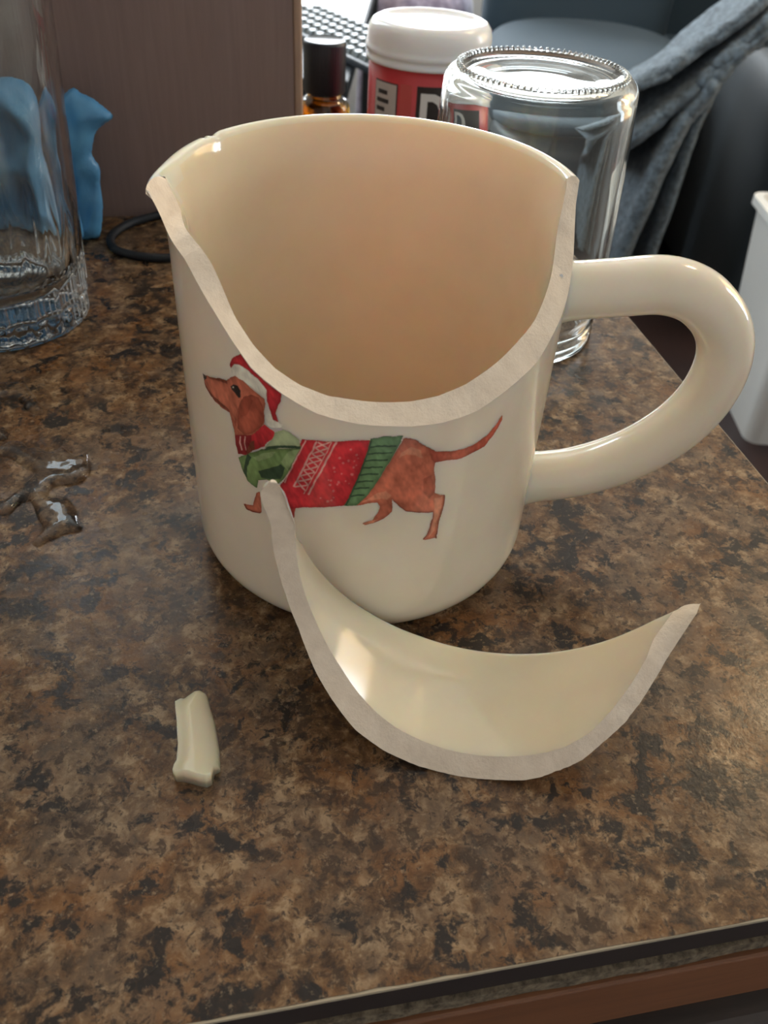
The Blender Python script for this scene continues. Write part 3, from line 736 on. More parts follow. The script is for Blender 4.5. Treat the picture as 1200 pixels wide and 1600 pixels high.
def paint_print(parent):
    nx, ny = 470, 285
    a = np.linspace(-140.6, -46.4, nx); z = np.linspace(30.9, 74.2, ny)
    X, Y = np.meshgrid(a, z)
    rgb = np.zeros(X.shape + (3,)); rgb[:] = GLAZE; al = np.zeros(X.shape)
    da, dz = a[1] - a[0], z[1] - z[0]
    wx = noise2(X, Y, 1.6, 51, 3) * 0.22; wy = noise2(X, Y, 1.6, 81, 3) * 0.18     # brush wobble
    wash = 1 + 0.42 * noise2(X, Y * 1.3, 4.5, 5, 3) + 0.30 * noise2(X * 1.0 + Y * 0.4, Y * 0.7, 1.0, 9, 2)
    soft = {'tan': 0.65, 'dkbrown2': 0.55, 'pink2': 0.75, 'pink': 0.9, 'green3': 0.8, 'fur': 0.9}
    for col, pts in DOG:
        p = np.array(pts)
        i0, i1 = np.searchsorted(a, p[:, 0].min() - 1.2), np.searchsorted(a, p[:, 0].max() + 1.2)
        j0, j1 = np.searchsorted(z, p[:, 1].min() - 1.0), np.searchsorted(z, p[:, 1].max() + 1.0)
        if i1 <= i0 or j1 <= j0: continue
        sx, sy = X[j0:j1, i0:i1] + wx[j0:j1, i0:i1], Y[j0:j1, i0:i1] + wy[j0:j1, i0:i1]
        cov = np.zeros(sx.shape)
        for ox in (-.33, 0, .33):
            for oy in (-.33, 0, .33): cov += inside([p], sx + ox * da, sy + oy * dz) / 9.0
        cov *= soft.get(col, 1.0)
        wsh = wash[j0:j1, i0:i1].copy()
        if len(p) > 8 and col in ('rust', 'ear', 'tail', 'crimson', 'green', 'green2', 'green3', 'dkred'):
            ed, _, _ = nearest([p * np.array([0.75, 1.0])], sx * 0.75, sy)      # pigment settles along the edges
            wsh *= 1 - 0.45 * np.exp(-ed / 0.45) + 0.10 * smooth01(ed / 2.0)
        c = np.array(INK[col])[None, None] * np.clip(wsh, .35, 1.5)[..., None]
        rgb[j0:j1, i0:i1] = rgb[j0:j1, i0:i1] * (1 - cov[..., None]) + c * cov[..., None]
        al[j0:j1, i0:i1] = np.maximum(al[j0:j1, i0:i1], np.where(cov > 0.02, 1.0, 0))
    # stay clear of the broken edge
    lim = np.interp(a, OUT_BREAK[:, 0], OUT_BREAK[:, 1]) * 1000 - 0.05
    al[Y > lim[None, :] + 0.05] = 0
    cell = (al[:-1, :-1] > 0) & (al[1:, :-1] > 0) & (al[:-1, 1:] > 0) & (al[1:, 1:] > 0)
    idx = np.arange(nx * ny).reshape(ny, nx)
    fy, fx = np.nonzero(cell)
    f = np.c_[idx[fy, fx], idx[fy, fx + 1], idx[fy + 1, fx + 1], idx[fy + 1, fx]]
    used = np.unique(f); remap = -np.ones(nx * ny, int); remap[used] = np.arange(len(used))
    t = np.radians(X.ravel()[used]); zz = np.minimum(Y.ravel()[used], np.tile(lim, ny)[used]) / 1000; r = R + 0.00006
    V = np.c_[r * np.cos(t), r * np.sin(t), zz]
    o = mesh_obj('dachshund_print', V, remap[f], M_PRINT, parent)
    o['label'] = 'printed brown dachshund in a red and green sweater and hat'
    ca = o.data.color_attributes.new('paint', 'FLOAT_COLOR', 'POINT')
    ca.data.foreach_set('color', np.c_[np.clip(rgb.reshape(-1, 3)[used], 0, 1), np.ones(len(used))].ravel())
    return o
paint_print(mug)

# ================================================================== the big piece broken out of it, lying on its outside
shard = empty('mug_shard')
tag(shard, 'large curved cream piece of mug wall lying in front of the broken mug', 'shard')
TOPZ = np.array([(-152, .0948), (-144, .0951), (-123, .0951), (-100, .0955), (-60, .0961), (-40, .0957), (-26, .0949), (-17.8, .0945), (-7.5, .0933), (.5, .0918), (6, .0890), (12, .0864), (18, .0848), (25, .0838), (30, .0832), (34, .0820), (36, .0808)])
LOWO = np.array([(-152, .0905), (-147.9, .0882), (-144.3, .0864), (-139.4, .084), (-133.7, .0802), (-129.4, .0772), (-124.2, .0738), (-117, .0705), (-111.3, .0677), (-99.9, .0647), (-95.2, .064), (-77.5, .0637), (-65.2, .064), (-54.7, .0649), (-44.9, .0667), (-35.9, .0701), (-27.7, .0735), (-22.5, .0761), (-16.8, .0788), (-6.6, .0815), (2.7, .0828), (12, .0825), (20, .0813), (25, .0806), (30, .0796), (34, .0794), (36, .0799)])
LOWI = np.array([(-152, .0925), (-149.2, .0899), (-143.4, .0871), (-137.8, .0831), (-131.7, .0792), (-123.4, .0743), (-115.9, .0706), (-107.7, .0683), (-100.4, .0675), (-90.7, .0669), (-81.7, .0667), (-72.4, .0668), (-64, .0674), (-55.3, .0684), (-48.2, .0698), (-40, .0721), (-31.6, .0751), (-22.4, .0778), (-15.6, .0797), (-5.9, .0818), (5.2, .0836), (10, .0842), (18, .0833), (25, .0828), (30, .0824), (34, .0812), (36, .0803)])
th2 = np.arange(-152, 36.1, 0.5)
so = np.interp(th2, LOWO[:, 0], LOWO[:, 1]) + noise2(th2, th2 * 0 + 1.2, 1.4, 61, 4) * 0.0002 * (0.35 + 0.65 * (th2 < -100))
drs = 0.0044 * smooth01((th2 - 18) / 20); tks = 1 - 0.75 * smooth01((th2 - 30.5) / 6) ** 2
si = np.interp(th2, LOWI[:, 0], LOWI[:, 1])
st = np.interp(th2, TOPZ[:, 0], TOPZ[:, 1])
sb, sf = ceramic(('curved_wall', 'broken_edge'), th2, np.ones(len(th2), bool), so, si, st, shard, False, False, seed=5, dr=drs, thick=tks, shear=np.interp(th2, [-152, -146, -138], [6.5, 3.5, 0]))
sf['label'] = 'bare pinkish bisque of the broken edge'
_Ms = np.array([[-0.9710212579744566, -0.21656705891149713, 0.1010763352923321], [0.11178419504447086, -0.03774569248521112, 0.9930153858007799], [-0.21123922528726408, 0.9755377858869619, 0.06086064415367688]])
_off = np.array([0.0370, -0.0623, 0.0020]) - _Ms @ np.array([0, -R, 0.08])
# rest it exactly on the worktop
zmin = 1e9
for o in (sb, sf):
    for v in o.data.vertices: zmin = min(zmin, (_Ms @ np.array(v.co) + _off)[2])
_off[2] -= zmin - 0.00005
_base = Vector((0.037, -0.0623, 0.0))
for o in (sb, sf):
    Mx = Matrix([[*_Ms[i], _off[i] - _base[i]] for i in range(3)] + [[0, 0, 0, 1]])
    o.data.transform(Mx)
shard.location = _base

# ================================================================== small chip of rim
CHIP = np.array([(-36.4, -65.5), (-34.7, -63.2), (-32.9, -60.7), (-31.6, -60.7), (-30.1, -62.1), (-28.7, -65.4), (-27.2, -68.6), (-25.8, -72.6), (-24.8, -75.7), (-23.8, -80.2), (-24.8, -80.9), (-24.9, -82.1), (-24.9, -83.3), (-25.8, -84.0), (-27.6, -83.8), (-29.1, -83.4), (-30.7, -83.1), (-32.3, -83.1), (-32.9, -82.5), (-32.9, -81.3), (-32.6, -80.2), (-32.9, -78.1), (-33.2, -76.3), (-34.1, -73.3), (-34.8, -70.6), (-35.7, -67.9)]) / 1000
cc = CHIP.mean(0)
CS = CHIP.copy(); CS[1:4] = [(-34.9e-3, -63.6e-3), (-33.2e-3, -61.6e-3), (-31.7e-3, -61.2e-3)]; CHIP = CS
pts, fcs, D, rimf = fill([CHIP - cc], 0.00025)
def dist_open(poly, q):
    d = np.full(len(q), 1e9)
    for a, b in zip(poly[:-1], poly[1:]):
        v = b - a; t = np.clip(((q - a) @ v) / (v @ v), 0, 1)
        d = np.minimum(d, np.linalg.norm(q - (a + t[:, None] * v), axis=1))
    return d
CL = CHIP - cc
d_rt = dist_open(CL[1:10], pts)                       # rounded rim side and top
d_lf = dist_open(np.vstack([CL[18:], CL[:1]]), pts)   # broken left side
h = 0.0005 + 0.0042 * np.sqrt(1 - (1 - np.clip(d_rt / 0.0056, 0, 1)) ** 2)
h *= 0.72 + 0.28 * smooth01(d_lf / 0.0030)
nv = len(pts)
V = np.vstack([np.c_[pts, h], np.c_[pts, np.zeros(nv)]])
F = [tuple(f) for f in fcs] + [tuple(x + nv for x in f[::-1]) for f in fcs]
ed = {}
for f in fcs:
    for a, b in zip(f, np.roll(f, -1)):
        ed[(a, b)] = 1
F += [(b, a, a + nv, b + nv) for (a, b) in ed if (b, a) not in ed]
chip = mesh_obj('rim_chip', V, F, M_GLAZE_WARM)
chip.location = (cc[0], cc[1], 0.0)
tag(chip, 'small cream chip of mug rim lying alone on the worktop, front left', 'chip')

# ================================================================== water on the worktop
M_WATER = mat('water', (1, 1, 1), 0.0, ior=1.333, trans=1.0)
def puddle(outline, label, hmax, step=0.0005):
    o2 = catmull(np.array(outline) / 1000, len(outline) * 5, closed=True)
    c = o2.mean(0)
    pts, fcs, D, rimf = fill([o2 - c], step)
    hgt = hmax * np.sqrt(1 - (1 - np.clip(D / 0.0034, 0, 1)) ** 2) * (1 + 0.10 * noise2(pts[:, 0], pts[:, 1], 0.006, 3))
    nv = len(pts)
    V = np.vstack([np.c_[pts, hgt + 0.00002], np.c_[pts, np.full(nv, -0.0005)]])
    F = [tuple(f) for f in fcs] + [tuple(x + nv for x in f[::-1]) for f in fcs]
    es = {(a, b) for f in fcs for a, b in zip(f, np.roll(f, -1))}
    F += [(b, a, a + nv, b + nv) for (a, b) in es if (b, a) not in es]
    o = mesh_obj('water_puddle', V, F, M_WATER)
    bm = bmesh.new(); bm.from_mesh(o.data)
    bmesh.ops.delete(bm, geom=[v for v in bm.verts if not v.link_faces], context='VERTS')
    bm.to_mesh(o.data); bm.free()
    o.location = (c[0], c[1], 0)
    return tag(o, label, 'water', 'spilled water on the worktop')
puddle([(-125.7, 57.2), (-122.6, 58.0), (-115.9, 58.4), (-112.4, 55.7), (-103.4, 43.3), (-104.9, 41.6), (-109.8, 43.9), (-113.6, 48.7), (-116.9, 49.8), (-118.7, 48.0), (-121.9, 47.6)], 'hook-shaped puddle of water just in front of the tall glass', 0.0017)
puddle([(-115.7, 34.0), (-112.7, 33.6), (-110.2, 30.9), (-109.4, 27.9), (-110.7, 26.4), (-112.6, 26.2)], 'small round drop of water between the two larger puddles', 0.0017)
puddle([(-112.1, 23.0), (-109.9, 23.3), (-107.6, 26.5), (-103.7, 26.3), (-100.8, 23.7), (-98.3, 24.3), (-95.0, 22.4), (-93.3, 23.2), (-91.4, 25.4), (-86.2, 21.5), (-83.6, 24.0), (-81.6, 20.1), (-79.9, 14.1), (-80.8, 10.4), (-83.5, 8.3), (-87.6, 7.3), (-88.5, 3.7), (-87.3, 2.2), (-82.0, 1.6), (-78.4, -3.0), (-75.5, -8.1), (-74.9, -10.6), (-78.3, -12.0), (-81.9, -15.4), (-83.8, -17.8), (-85.7, -16.3), (-85.3, -10.6), (-88.1, -6.7), (-90.4, -2.6), (-92.6, -0.1), (-94.4, -0.8), (-95.7, -5.9), (-98.3, -6.4), (-100.3, -6.6), (-102.3, -1.7), (-99.4, -0.8), (-97.8, 3.3), (-96.4, 7.5), (-95.6, 12.4), (-99.0, 14.4), (-102.6, 17.1), (-106.0, 19.2), (-110.6, 19.3)], 'largest, branching puddle of water left of the mug', 0.0018)

# ================================================================== tall drinking glass
M_GLASS = mat('clear_glass', (0.96, 0.985, 0.98), 0.0, ior=1.48, trans=1.0)
TC = (-0.1405, 0.1050)
def trf(t, z, r, k):
    if k >= NOUT: return r
    # cut band round the foot, then long pointed flutes above it
    f = r
    if 0.0008 < z < 0.0085: f -= 0.0010 * (0.5 + 0.5 * math.cos(30 * t)) ** 2
    if 0.0085 <= z < 0.046:
        reach = 1 - smooth01((z - 0.016) / 0.030)
        f -= 0.0014 * float(reach) * abs(math.cos(10 * t)) ** 0.7
    return f
prof_o = [(0.0, 0.002), (0.020, 0.0016), (0.0265, 0.0004), (0.0295, 0.0)] + [(0.0310, z) for z in (0.0008, 0.0015, 0.003, 0.005, 0.007, 0.0083)] + \
         [(0.0312, 0.0088)] + [(0.0316 + 0.0072 * (z / 0.14), z) for z in np.linspace(0.0095, 0.138, 48)]
NOUT = len(prof_o)
prof_i = [(0.0386, 0.1402), (0.0376, 0.1402), (0.0370, 0.138)] + [(0.0288 + 0.0078 * (z / 0.14), z) for z in np.linspace(0.132, 0.024, 24)] + [(0.0270, 0.0175), (0.0220, 0.0145), (0.012, 0.0133), (0.0, 0.0130)]
glass = lathe('drinking_glass', prof_o + prof_i, M_GLASS, n=240, rfun=trf)
glass.location = (TC[0], TC[1], 0.0)
tag(glass, 'tall clear drinking glass with a fluted foot, in front of the blue glove', 'glass')

# ================================================================== blue rubber glove, crumpled behind the glass
M_BLUE = mat('blue_rubber', (0.10, 0.30, 0.52), 0.42)
_v = coords(M_BLUE)
L(M_BLUE, ramp(M_BLUE, noise(M_BLUE, _v, 60, 3), [(0.3, (0.075, 0.25, 0.47)), (0.7, (0.12, 0.36, 0.60))]), P(M_BLUE).inputs['Base Color'])
bump(M_BLUE, noise(M_BLUE, _v, 240, 4, 0.6), 0.3, 0.001)
glove = empty('rubber_glove', (-0.145, 0.166, 0.0))
tag(glove, 'crumpled blue rubber glove lying behind the tall glass', 'glove')
def puff(name, outline, depth, y0, parent, seed, smoothn=4):
    o2 = catmull(np.array(outline) / 1000, len(outline) * smoothn, closed=True)
    pts, fcs, D, rimf = fill([o2], 0.0011)
    prof = np.sqrt(1 - (1 - np.clip(D / 0.016, 0, 1)) ** 2)
    wr = noise2(pts[:, 0], pts[:, 1] * 0.6, 0.014, seed, 3)
    fold = np.abs(noise2(pts[:, 0] * 1.0, pts[:, 1] * 0.45, 0.011, seed + 40, 2))
    fr = -depth * prof * (0.75 + 0.35 * wr - 0.65 * fold) + 0.003 * noise2(pts[:, 0], pts[:, 1], 0.02, seed + 7, 2)
    bk = 0.6 * depth * prof * (0.8 + 0.3 * noise2(pts[:, 0], pts[:, 1], 0.02, seed + 9)) + 0.003 * noise2(pts[:, 0], pts[:, 1], 0.02, seed + 7, 2)
    nv = len(pts)
    V = np.vstack([np.c_[pts[:, 0], y0 + fr, pts[:, 1]], np.c_[pts[:, 0], y0 + bk, pts[:, 1]]])
    inner = np.where(rimf, np.arange(nv), np.arange(nv) + nv)
    F = [tuple(f) for f in fcs] + [tuple(inner[x] for x in f[::-1]) for f in fcs]
    o = mesh_obj(name, V, F, M_BLUE, parent)
    bm = bmesh.new(); bm.from_mesh(o.data)
    bmesh.ops.delete(bm, geom=[v for v in bm.verts if not v.link_faces], context='VERTS')
    bmesh.ops.recalc_face_normals(bm, faces=bm.faces)
    bm.to_mesh(o.data); bm.free()
    md = o.modifiers.new('smooth', 'SMOOTH'); md.factor = 0.5; md.iterations = 1
    return o
gx, gz = -145.0, 0.0
pal = [(-190, 40), (-180, 58), (-159.4, 63.1), (-149.0, 65.9), (-141.6, 66.6), (-134.4, 64.2), (-130.8, 58.1), (-131.5, 49.8), (-133.5, 40.0), (-131, 28), (-129, 14), (-131, 2), (-150, 0.3), (-175, 0.4), (-190, 6)]
cuf = [(-128, 60), (-123.3, 58.6), (-119.3, 57.6), (-114.7, 54.5), (-111.6, 51.2), (-115.2, 48.4), (-119.1, 45.3), (-121.3, 39.8), (-122.0, 36.0), (-119.8, 31.0), (-121.0, 24.5), (-121.5, 15.1), (-124, 4), (-127, 0.3), (-138, 0.3), (-141, 12), (-140, 30), (-138, 48)]
puff('palm', [(x - gx, z) for x, z in pal], 0.020, 0.0, glove, 3)
puff('cuff', [(x - gx, z) for x, z in cuf], 0.009, 0.010, glove, 8)

# ================================================================== black cable loop
M_CABLE = mat('black_cable_rubber', (0.008, 0.010, 0.014), 0.6)
loop = [(-60, 214), (-80, 211), (-102.0, 203.5), (-108.8, 199.0), (-115.6, 191.5), (-119.7, 180.5), (-119.2, 170.6), (-114.5, 162.2), (-106.7, 158.2), (-98.3, 156.8), (-89.8, 158.2), (-78, 164), (-66, 172)]
pc = catmull(np.array(loop) / 1000, 120)
cab_o = tube('power_cable', np.c_[pc - np.array([-0.095, 0.18]), np.full(120, 0.0018)], 0.0018, M_CABLE, seg=12)
cab_o.location = (-0.095, 0.18, 0)
tag(cab_o, 'loop of black cable lying on the worktop between glass and mug', 'cable')

# ================================================================== brown wooden cabinet side on the worktop
M_PANEL = wood('matt_brown_veneer', (0.225, 0.150, 0.130), (0.270, 0.182, 0.158), (40, 40, 2.2), 0.55)
M_PEDGE = wood('lit_brown_edging', (0.36, 0.23, 0.165), (0.44, 0.29, 0.20), (40, 40, 4), 0.5)  # brown edging, its colour lightened for window light caught on the bevel
pan = empty('wooden_cabinet', (E1[0] * 0 + E2[0] * 0.225, E2[1] * 0.225, 0.0), YAW)
tag(pan, 'plain brown wooden cabinet standing on the worktop, upper left', 'cabinet')
pa = float(np.dot([-0.0453, 0.2205], E1))
box('front_panel', -0.70, pa, 0.0, 0.016, 0.0, 0.150, M_PANEL, pan)
box('top_board', -0.70, pa - 0.002, 0.0165, 0.135, 0.134, 0.150, M_PANEL, pan)
box('edge_strip', pa + 0.0001, pa + 0.0040, 0.0004, 0.016, 0.0, 0.150, M_PEDGE, pan, 0.0012, 3)

# ================================================================== jar standing upside down
M_JAR = mat('jar_glass', (0.95, 0.98, 0.97), 0.01, ior=1.45, trans=1.0)
JC = (0.0475, 0.1235)
JUP = 0.0045
jo = [(0.0300, 0.0006), (0.0308, 0.0), (0.0330, 0.0004), (0.0336, 0.0012), (0.0336, 0.0020), (0.0330, 0.0028), (0.0328, 0.0040), (0.0336, 0.0048), (0.0338, 0.0056), (0.0330, 0.0064), (0.0328, 0.0080), (0.0336, 0.0090), (0.0338, 0.0098), (0.0330, 0.0108),
      (0.0331, 0.0140), (0.0338, 0.0170), (0.0342, 0.0200), (0.0340, 0.030), (0.0335, 0.045), (0.0328, 0.060), (0.0321, 0.072), (0.0315, 0.0805)]
for q in range(1, 9):
    w = math.pi / 2 * q / 8
    jo.append((0.0315 - 0.0052 + 0.0052 * math.cos(w), 0.0805 + 0.0052 * math.sin(w)))
jo += [(0.0254, 0.0854), (0.0240, 0.0842), (0.0215, 0.0835), (0.0190, 0.0834), (0.0175, 0.0828), (0.010, 0.0824), (0.0, 0.0823)]
ji = [(0.0, 0.0806), (0.012, 0.0808), (0.018, 0.0812), (0.0222, 0.0822), (0.0250, 0.0834), (0.0270, 0.0832), (0.0285, 0.0818), (0.0294, 0.0792), (0.0300, 0.073), (0.0306, 0.060), (0.0314, 0.045), (0.0320, 0.030), (0.0320, 0.020), (0.0306, 0.015), (0.0303, 0.010), (0.0300, 0.0006)]
jo = [(r, z + JUP * min(1, max(0, (z - 0.02) / 0.05))) for r, z in jo]; ji = [(r, z + JUP * min(1, max(0, (z - 0.02) / 0.05))) for r, z in ji]
jar = empty('glass_jar', (JC[0], JC[1], 0))
tag(jar, 'clear glass jar standing upside down right behind the broken mug', 'jar')
lathe('jar_body', jo + ji, M_JAR, jar, n=128)
# knurled ring of little glass beads round its base
bm = bmesh.new()
for k in range(84):
    t = 2 * math.pi * k / 84
    mtx = Matrix.Translation((0.0268 * math.cos(t), 0.0268 * math.sin(t), 0.0858 + JUP)) @ Matrix.Rotation(t, 4, 'Z') @ Matrix.Diagonal((1.5, 0.75, 1, 1))
    bmesh.ops.create_icosphere(bm, subdivisions=2, radius=0.00085, matrix=mtx)
kn = bm_obj('bead_ring', bm, M_JAR, jar, smooth=True)
kn['kind'] = 'stuff'

# ================================================================== tub with a red label and a white lid
M_LID = mat('milky_plastic', (0.92, 0.93, 0.92), 0.2, sss=0.4)
M_TUBRED = mat('red_label', (0.62, 0.055, 0.060), 0.35)
M_TUBRED2 = mat('bright_red_label', (0.62, 0.10, 0.09), 0.35)
M_LGREY = mat('pale_grey_label', (0.56, 0.52, 0.48), 0.4)
M_LBLACK = mat('black_label_ink', (0.03, 0.022, 0.022), 0.4)
M_LWHITE = mat('white_label_ink', (0.80, 0.78, 0.75), 0.4)
TB = (0.0130, 0.302)
tub = empty('plastic_tub', (TB[0], TB[1], 0))
tag(tub, 'round plastic tub with red label and white lid, left of the jar', 'tub')
RT = 0.0300
lathe('tub_body', [(0.0, 0.0), (0.027, 0.0), (0.029, 0.001), (RT, 0.003), (RT, 0.0520), (0.0285, 0.0525), (0.0, 0.0525)], M_TUBRED, tub, n=96)
lid = lathe('lid', [(0.0, 0.0522), (0.0305, 0.0522), (0.0318, 0.0525), (0.0318, 0.0540), (0.0312, 0.0545), (0.0312, 0.0562), (0.0319, 0.0567), (0.0319, 0.0585), (0.0314, 0.0590), (0.0314, 0.0605), (0.0312, 0.0640), (0.0305, 0.0670), (0.0288, 0.0692), (0.0265, 0.0702), (0.024, 0.0704), (0.0232, 0.0696), (0.012, 0.0693), (0.0, 0.0692)], M_LID, tub, n=96)
lid['label'] = 'milky white screw lid'
def wrap(name, loops, r, material, parent, step=0.0004):
    """flat print wrapped on the tub: x along the girth in mm (0 = facing the photographer), z in mm"""
    pts, fcs, D, rimf = fill([np.array(l) / 1000 for l in loops], step)
    t = -math.pi / 2 + pts[:, 0] / RT
    return mesh_obj(name, np.c_[r * np.cos(t), r * np.sin(t), pts[:, 1]], fcs, material, parent)
rect = lambda x0, x1, z0, z1: [(x0, z0), (x1, z0), (x1, z1), (x0, z1)]
wrap('label_panel', [rect(-30, -14.5, 8, 45.5)], RT + 0.00012, M_LBLACK, tub)
wrap('label_panel', [rect(-29.5, -15.2, 9, 44.9)], RT + 0.00024, M_LGREY, tub)
wrap('label_stripe', [rect(-13.2, -7, 3.5, 46)], RT + 0.00012, M_TUBRED2, tub)
wrap('label_panel', [rect(-4.5, 26, 10, 46)], RT + 0.00012, M_LBLACK, tub)
DL = [[(-2.5, 12), (4.5, 12), (8.5, 14), (10.5, 18.5), (11, 25), (10.5, 31.5), (8.5, 36), (4.5, 38), (-2.5, 38)],
      [(1, 15.5), (3.6, 15.5), (6, 17), (7.2, 20), (7.5, 25), (7.2, 30), (6, 33), (3.6, 34.5), (1, 34.5)]]
DL = [[(x, z + 5) for x, z in l] for l in DL]
ld = wrap('label_letter', DL, RT + 0.00026, M_LWHITE, tub, 0.0005)
ld['label'] = 'white letter D'
for zz, x0, x1 in ((39.5, -27, -20.5), (35.5, -28, -19.5), (31.5, -28, -22)):
    wrap('label_print', [rect(x0, x1, zz, zz + 2.0)], RT + 0.00034, M_LBLACK, tub)

# ================================================================== small amber bottle with a black cap
M_AMBER = mat('amber_glass', (0.52, 0.25, 0.012), 0.03, ior=1.48, trans=1.0)
M_CAP = mat('black_ribbed_plastic', (0.018, 0.022, 0.028), 0.35)
M_CAPTOP = mat('black_smooth_plastic', (0.03, 0.035, 0.04), 0.18)
BT = (-0.0425, 0.330)
bot = empty('amber_bottle', (BT[0], BT[1], 0))
tag(bot, 'small amber glass bottle with a ribbed black cap beside the wooden cabinet', 'bottle')
lathe('bottle_body', [(0.0, 0.001), (0.012, 0.0), (0.0136, 0.0010), (0.0142, 0.0025), (0.0142, 0.0170), (0.0139, 0.0195), (0.0128, 0.0215), (0.0112, 0.0228), (0.0098, 0.0236), (0.0094, 0.0255), (0.0094, 0.040),
      (0.0080, 0.040), (0.0080, 0.025), (0.0105, 0.0213), (0.0124, 0.018), (0.0126, 0.004), (0.011, 0.0028), (0.0, 0.0028)], M_AMBER, bot, n=64)
lathe('cap', [(0.0, 0.0275), (0.0112, 0.0262), (0.0116, 0.0268), (0.0116, 0.0500), (0.0112, 0.0512), (0.0104, 0.0518), (0.0098, 0.0514), (0.0, 0.0514)], M_CAP, bot, n=180,
      rfun=lambda t, z, r, k: r - 0.0004 * (0.5 + 0.5 * math.cos(45 * t)) if (r > 0.0113 and 0.028 < z < 0.0505) else r)

# ================================================================== desk with a keyboard, further off
M_DESK = mat('black_desk_laminate', (0.022, 0.028, 0.034), 0.6)
M_PAPER = mat('white_desk_mat', (0.88, 0.88, 0.86), 0.35)
M_KEY = mat('dark_key_plastic', (0.018, 0.034, 0.040), 0.30)
M_KBODY = mat('keyboard_plastic', (0.02, 0.026, 0.034), 0.35)
ZD = -0.25
desk = empty('computer_desk', (-0.45, 2.2, Z0))
tag(desk, 'black computer desk by the back window, behind the wooden cabinet', 'desk')
box('desk_top', -0.55, 0.34, -0.72, 0.70, -Z0 + ZD - 0.03, -Z0 + ZD, M_DESK, desk, 0.003, 2)
for sx in (-0.53, 0.29):
    for sy in (-0.68, 0.64): box('leg', sx, sx + 0.04, sy, sy + 0.04, 0.0, -Z0 + ZD - 0.031, M_DESK, desk)
box('front_board', -0.52, 0.29, -0.66, -0.645, 0.25, -Z0 + ZD - 0.031, M_DESK, desk)
# white sheet of paper-like mat on the desk
matp = box('desk_mat', -0.96, -0.115, 1.75, 2.80, ZD + 0.0005, ZD + 0.004, M_PAPER, None, 0.001, 2)
tag(matp, 'bright white mat on the desk behind the keyboard', 'mat')
kb = empty('computer_keyboard', (0, 0, 0))
kdir = np.array([0.56, -0.83]); kup = np.array([0.83, 0.56])
K0 = np.array([-0.0775, 1.526])                   # front edge near its right end
kb.location = (K0[0], K0[1], ZD + 0.0045); kb.rotation_euler = (0, 0, math.atan2(kdir[1], kdir[0]))
tag(kb, 'dark computer keyboard lying aslant on the desk behind the amber bottle', 'keyboard')
box('keyboard_body', -0.50, 0.05, -0.006, 0.158, 0.0, 0.014, M_KBODY, kb, 0.003, 3)
kme = None
for r in range(5):
    for c in range(17):
        if kme is None:
            bm = bmesh.new(); add_box(bm, -0.0130, 0.0130, -0.0135, 0.0135, 0.0, 0.009)
            for v_ in bm.verts:
                if v_.co.z > 0.005: v_.co.x *= 0.66; v_.co.y *= 0.50
            bmesh.ops.bevel(bm, geom=bm.edges[:], offset=0.0016, segments=2, profile=0.5, affect='EDGES')
            ko = kme = bm_obj('key', bm, M_KEY, kb)
        else:
            ko = kme.copy(); COL.objects.link(ko); ko.parent = kb
        ko.location = (0.030 - c * 0.0305 - (r % 2) * 0.008, 0.015 + r * 0.0312, 0.0142)

# ================================================================== dark armchair, throw, recliner, ottoman, waste bin
M_SEAT = mat('blue_grey_upholstery', (0.020, 0.040, 0.058), 0.8, sheen=0.04)
_v = coords(M_SEAT); bump(M_SEAT, noise(M_SEAT, _v, 300, 3), 0.3, 0.002)
M_RECL = mat('charcoal_upholstery', (0.010, 0.016, 0.020), 0.6, sheen=0.1)
M_THROW = mat('grey_knit_wool', (0.17, 0.21, 0.25), 0.95, sheen=0.25)
_v = coords(M_THROW)
L(M_THROW, ramp(M_THROW, noise(M_THROW, _v, 70, 5, 0.75), [(0.36, (0.040, 0.056, 0.072)), (0.66, (0.21, 0.285, 0.345))]), P(M_THROW).inputs['Base Color'])
bump(M_THROW, noise(M_THROW, _v, 130, 4, 0.75), 1.0, 0.015)
M_LAV = mat('lavender_fleece', (0.36, 0.31, 0.42), 0.95, sheen=0.4)
_v = coords(M_LAV)
L(M_LAV, ramp(M_LAV, noise(M_LAV, _v, 28, 4, 0.65), [(0.35, (0.20, 0.17, 0.25)), (0.65, (0.50, 0.44, 0.56))]), P(M_LAV).inputs['Base Color'])
M_BIN = mat('white_bin_plastic', (0.70, 0.70, 0.67), 0.35)

arm = empty('armchair', (0.50, 2.56, Z0))
tag(arm, 'dark blue-grey armchair with a round seat, behind the glass jar', 'armchair')
superell('seat_cushion', (0, -0.05, -Z0 - 0.43), (0.295, 0.38, 0.085), 0.55, 0.8, M_SEAT, arm)
superell('base', (-0.03, -0.02, 0.19), (0.27, 0.40, 0.19), 0.25, 0.5, M_RECL, arm)
superell('backrest', (0.0, 0.36, 0.62), (0.29, 0.12, 0.40), 0.4, 0.4, M_SEAT, arm)

rec = empty('recliner', (1.23, 2.30, Z0))
tag(rec, 'charcoal upholstered recliner at the right edge behind the waste bin', 'armchair')
superell('armrest', (-0.27, -0.05, 0.31), (0.15, 0.44, 0.31), 0.28, 0.35, M_RECL, rec)
superell('seat_block', (0.18, 0.0, 0.22), (0.34, 0.40, 0.22), 0.3, 0.35, M_RECL, rec)
superell('backrest', (0.15, 0.42, 0.50), (0.42, 0.14, 0.50), 0.4, 0.4, M_RECL, rec)

otto = empty('ottoman', (0.0, 3.10, Z0))
tag(otto, 'ottoman covered in lavender fleece near the back wall, above the tub', 'ottoman')
superell('fleece_cover', (0, 0, 0.30), (0.19, 0.22, 0.30), 0.35, 0.5, M_LAV, otto, fn=lambda x, y, z: (x * (1 + 0.03 * math.sin(25 * y + 9 * z)), y * (1 + 0.03 * math.sin(19 * x + 7 * z)), z + 0.008 * math.sin(30 * x)))

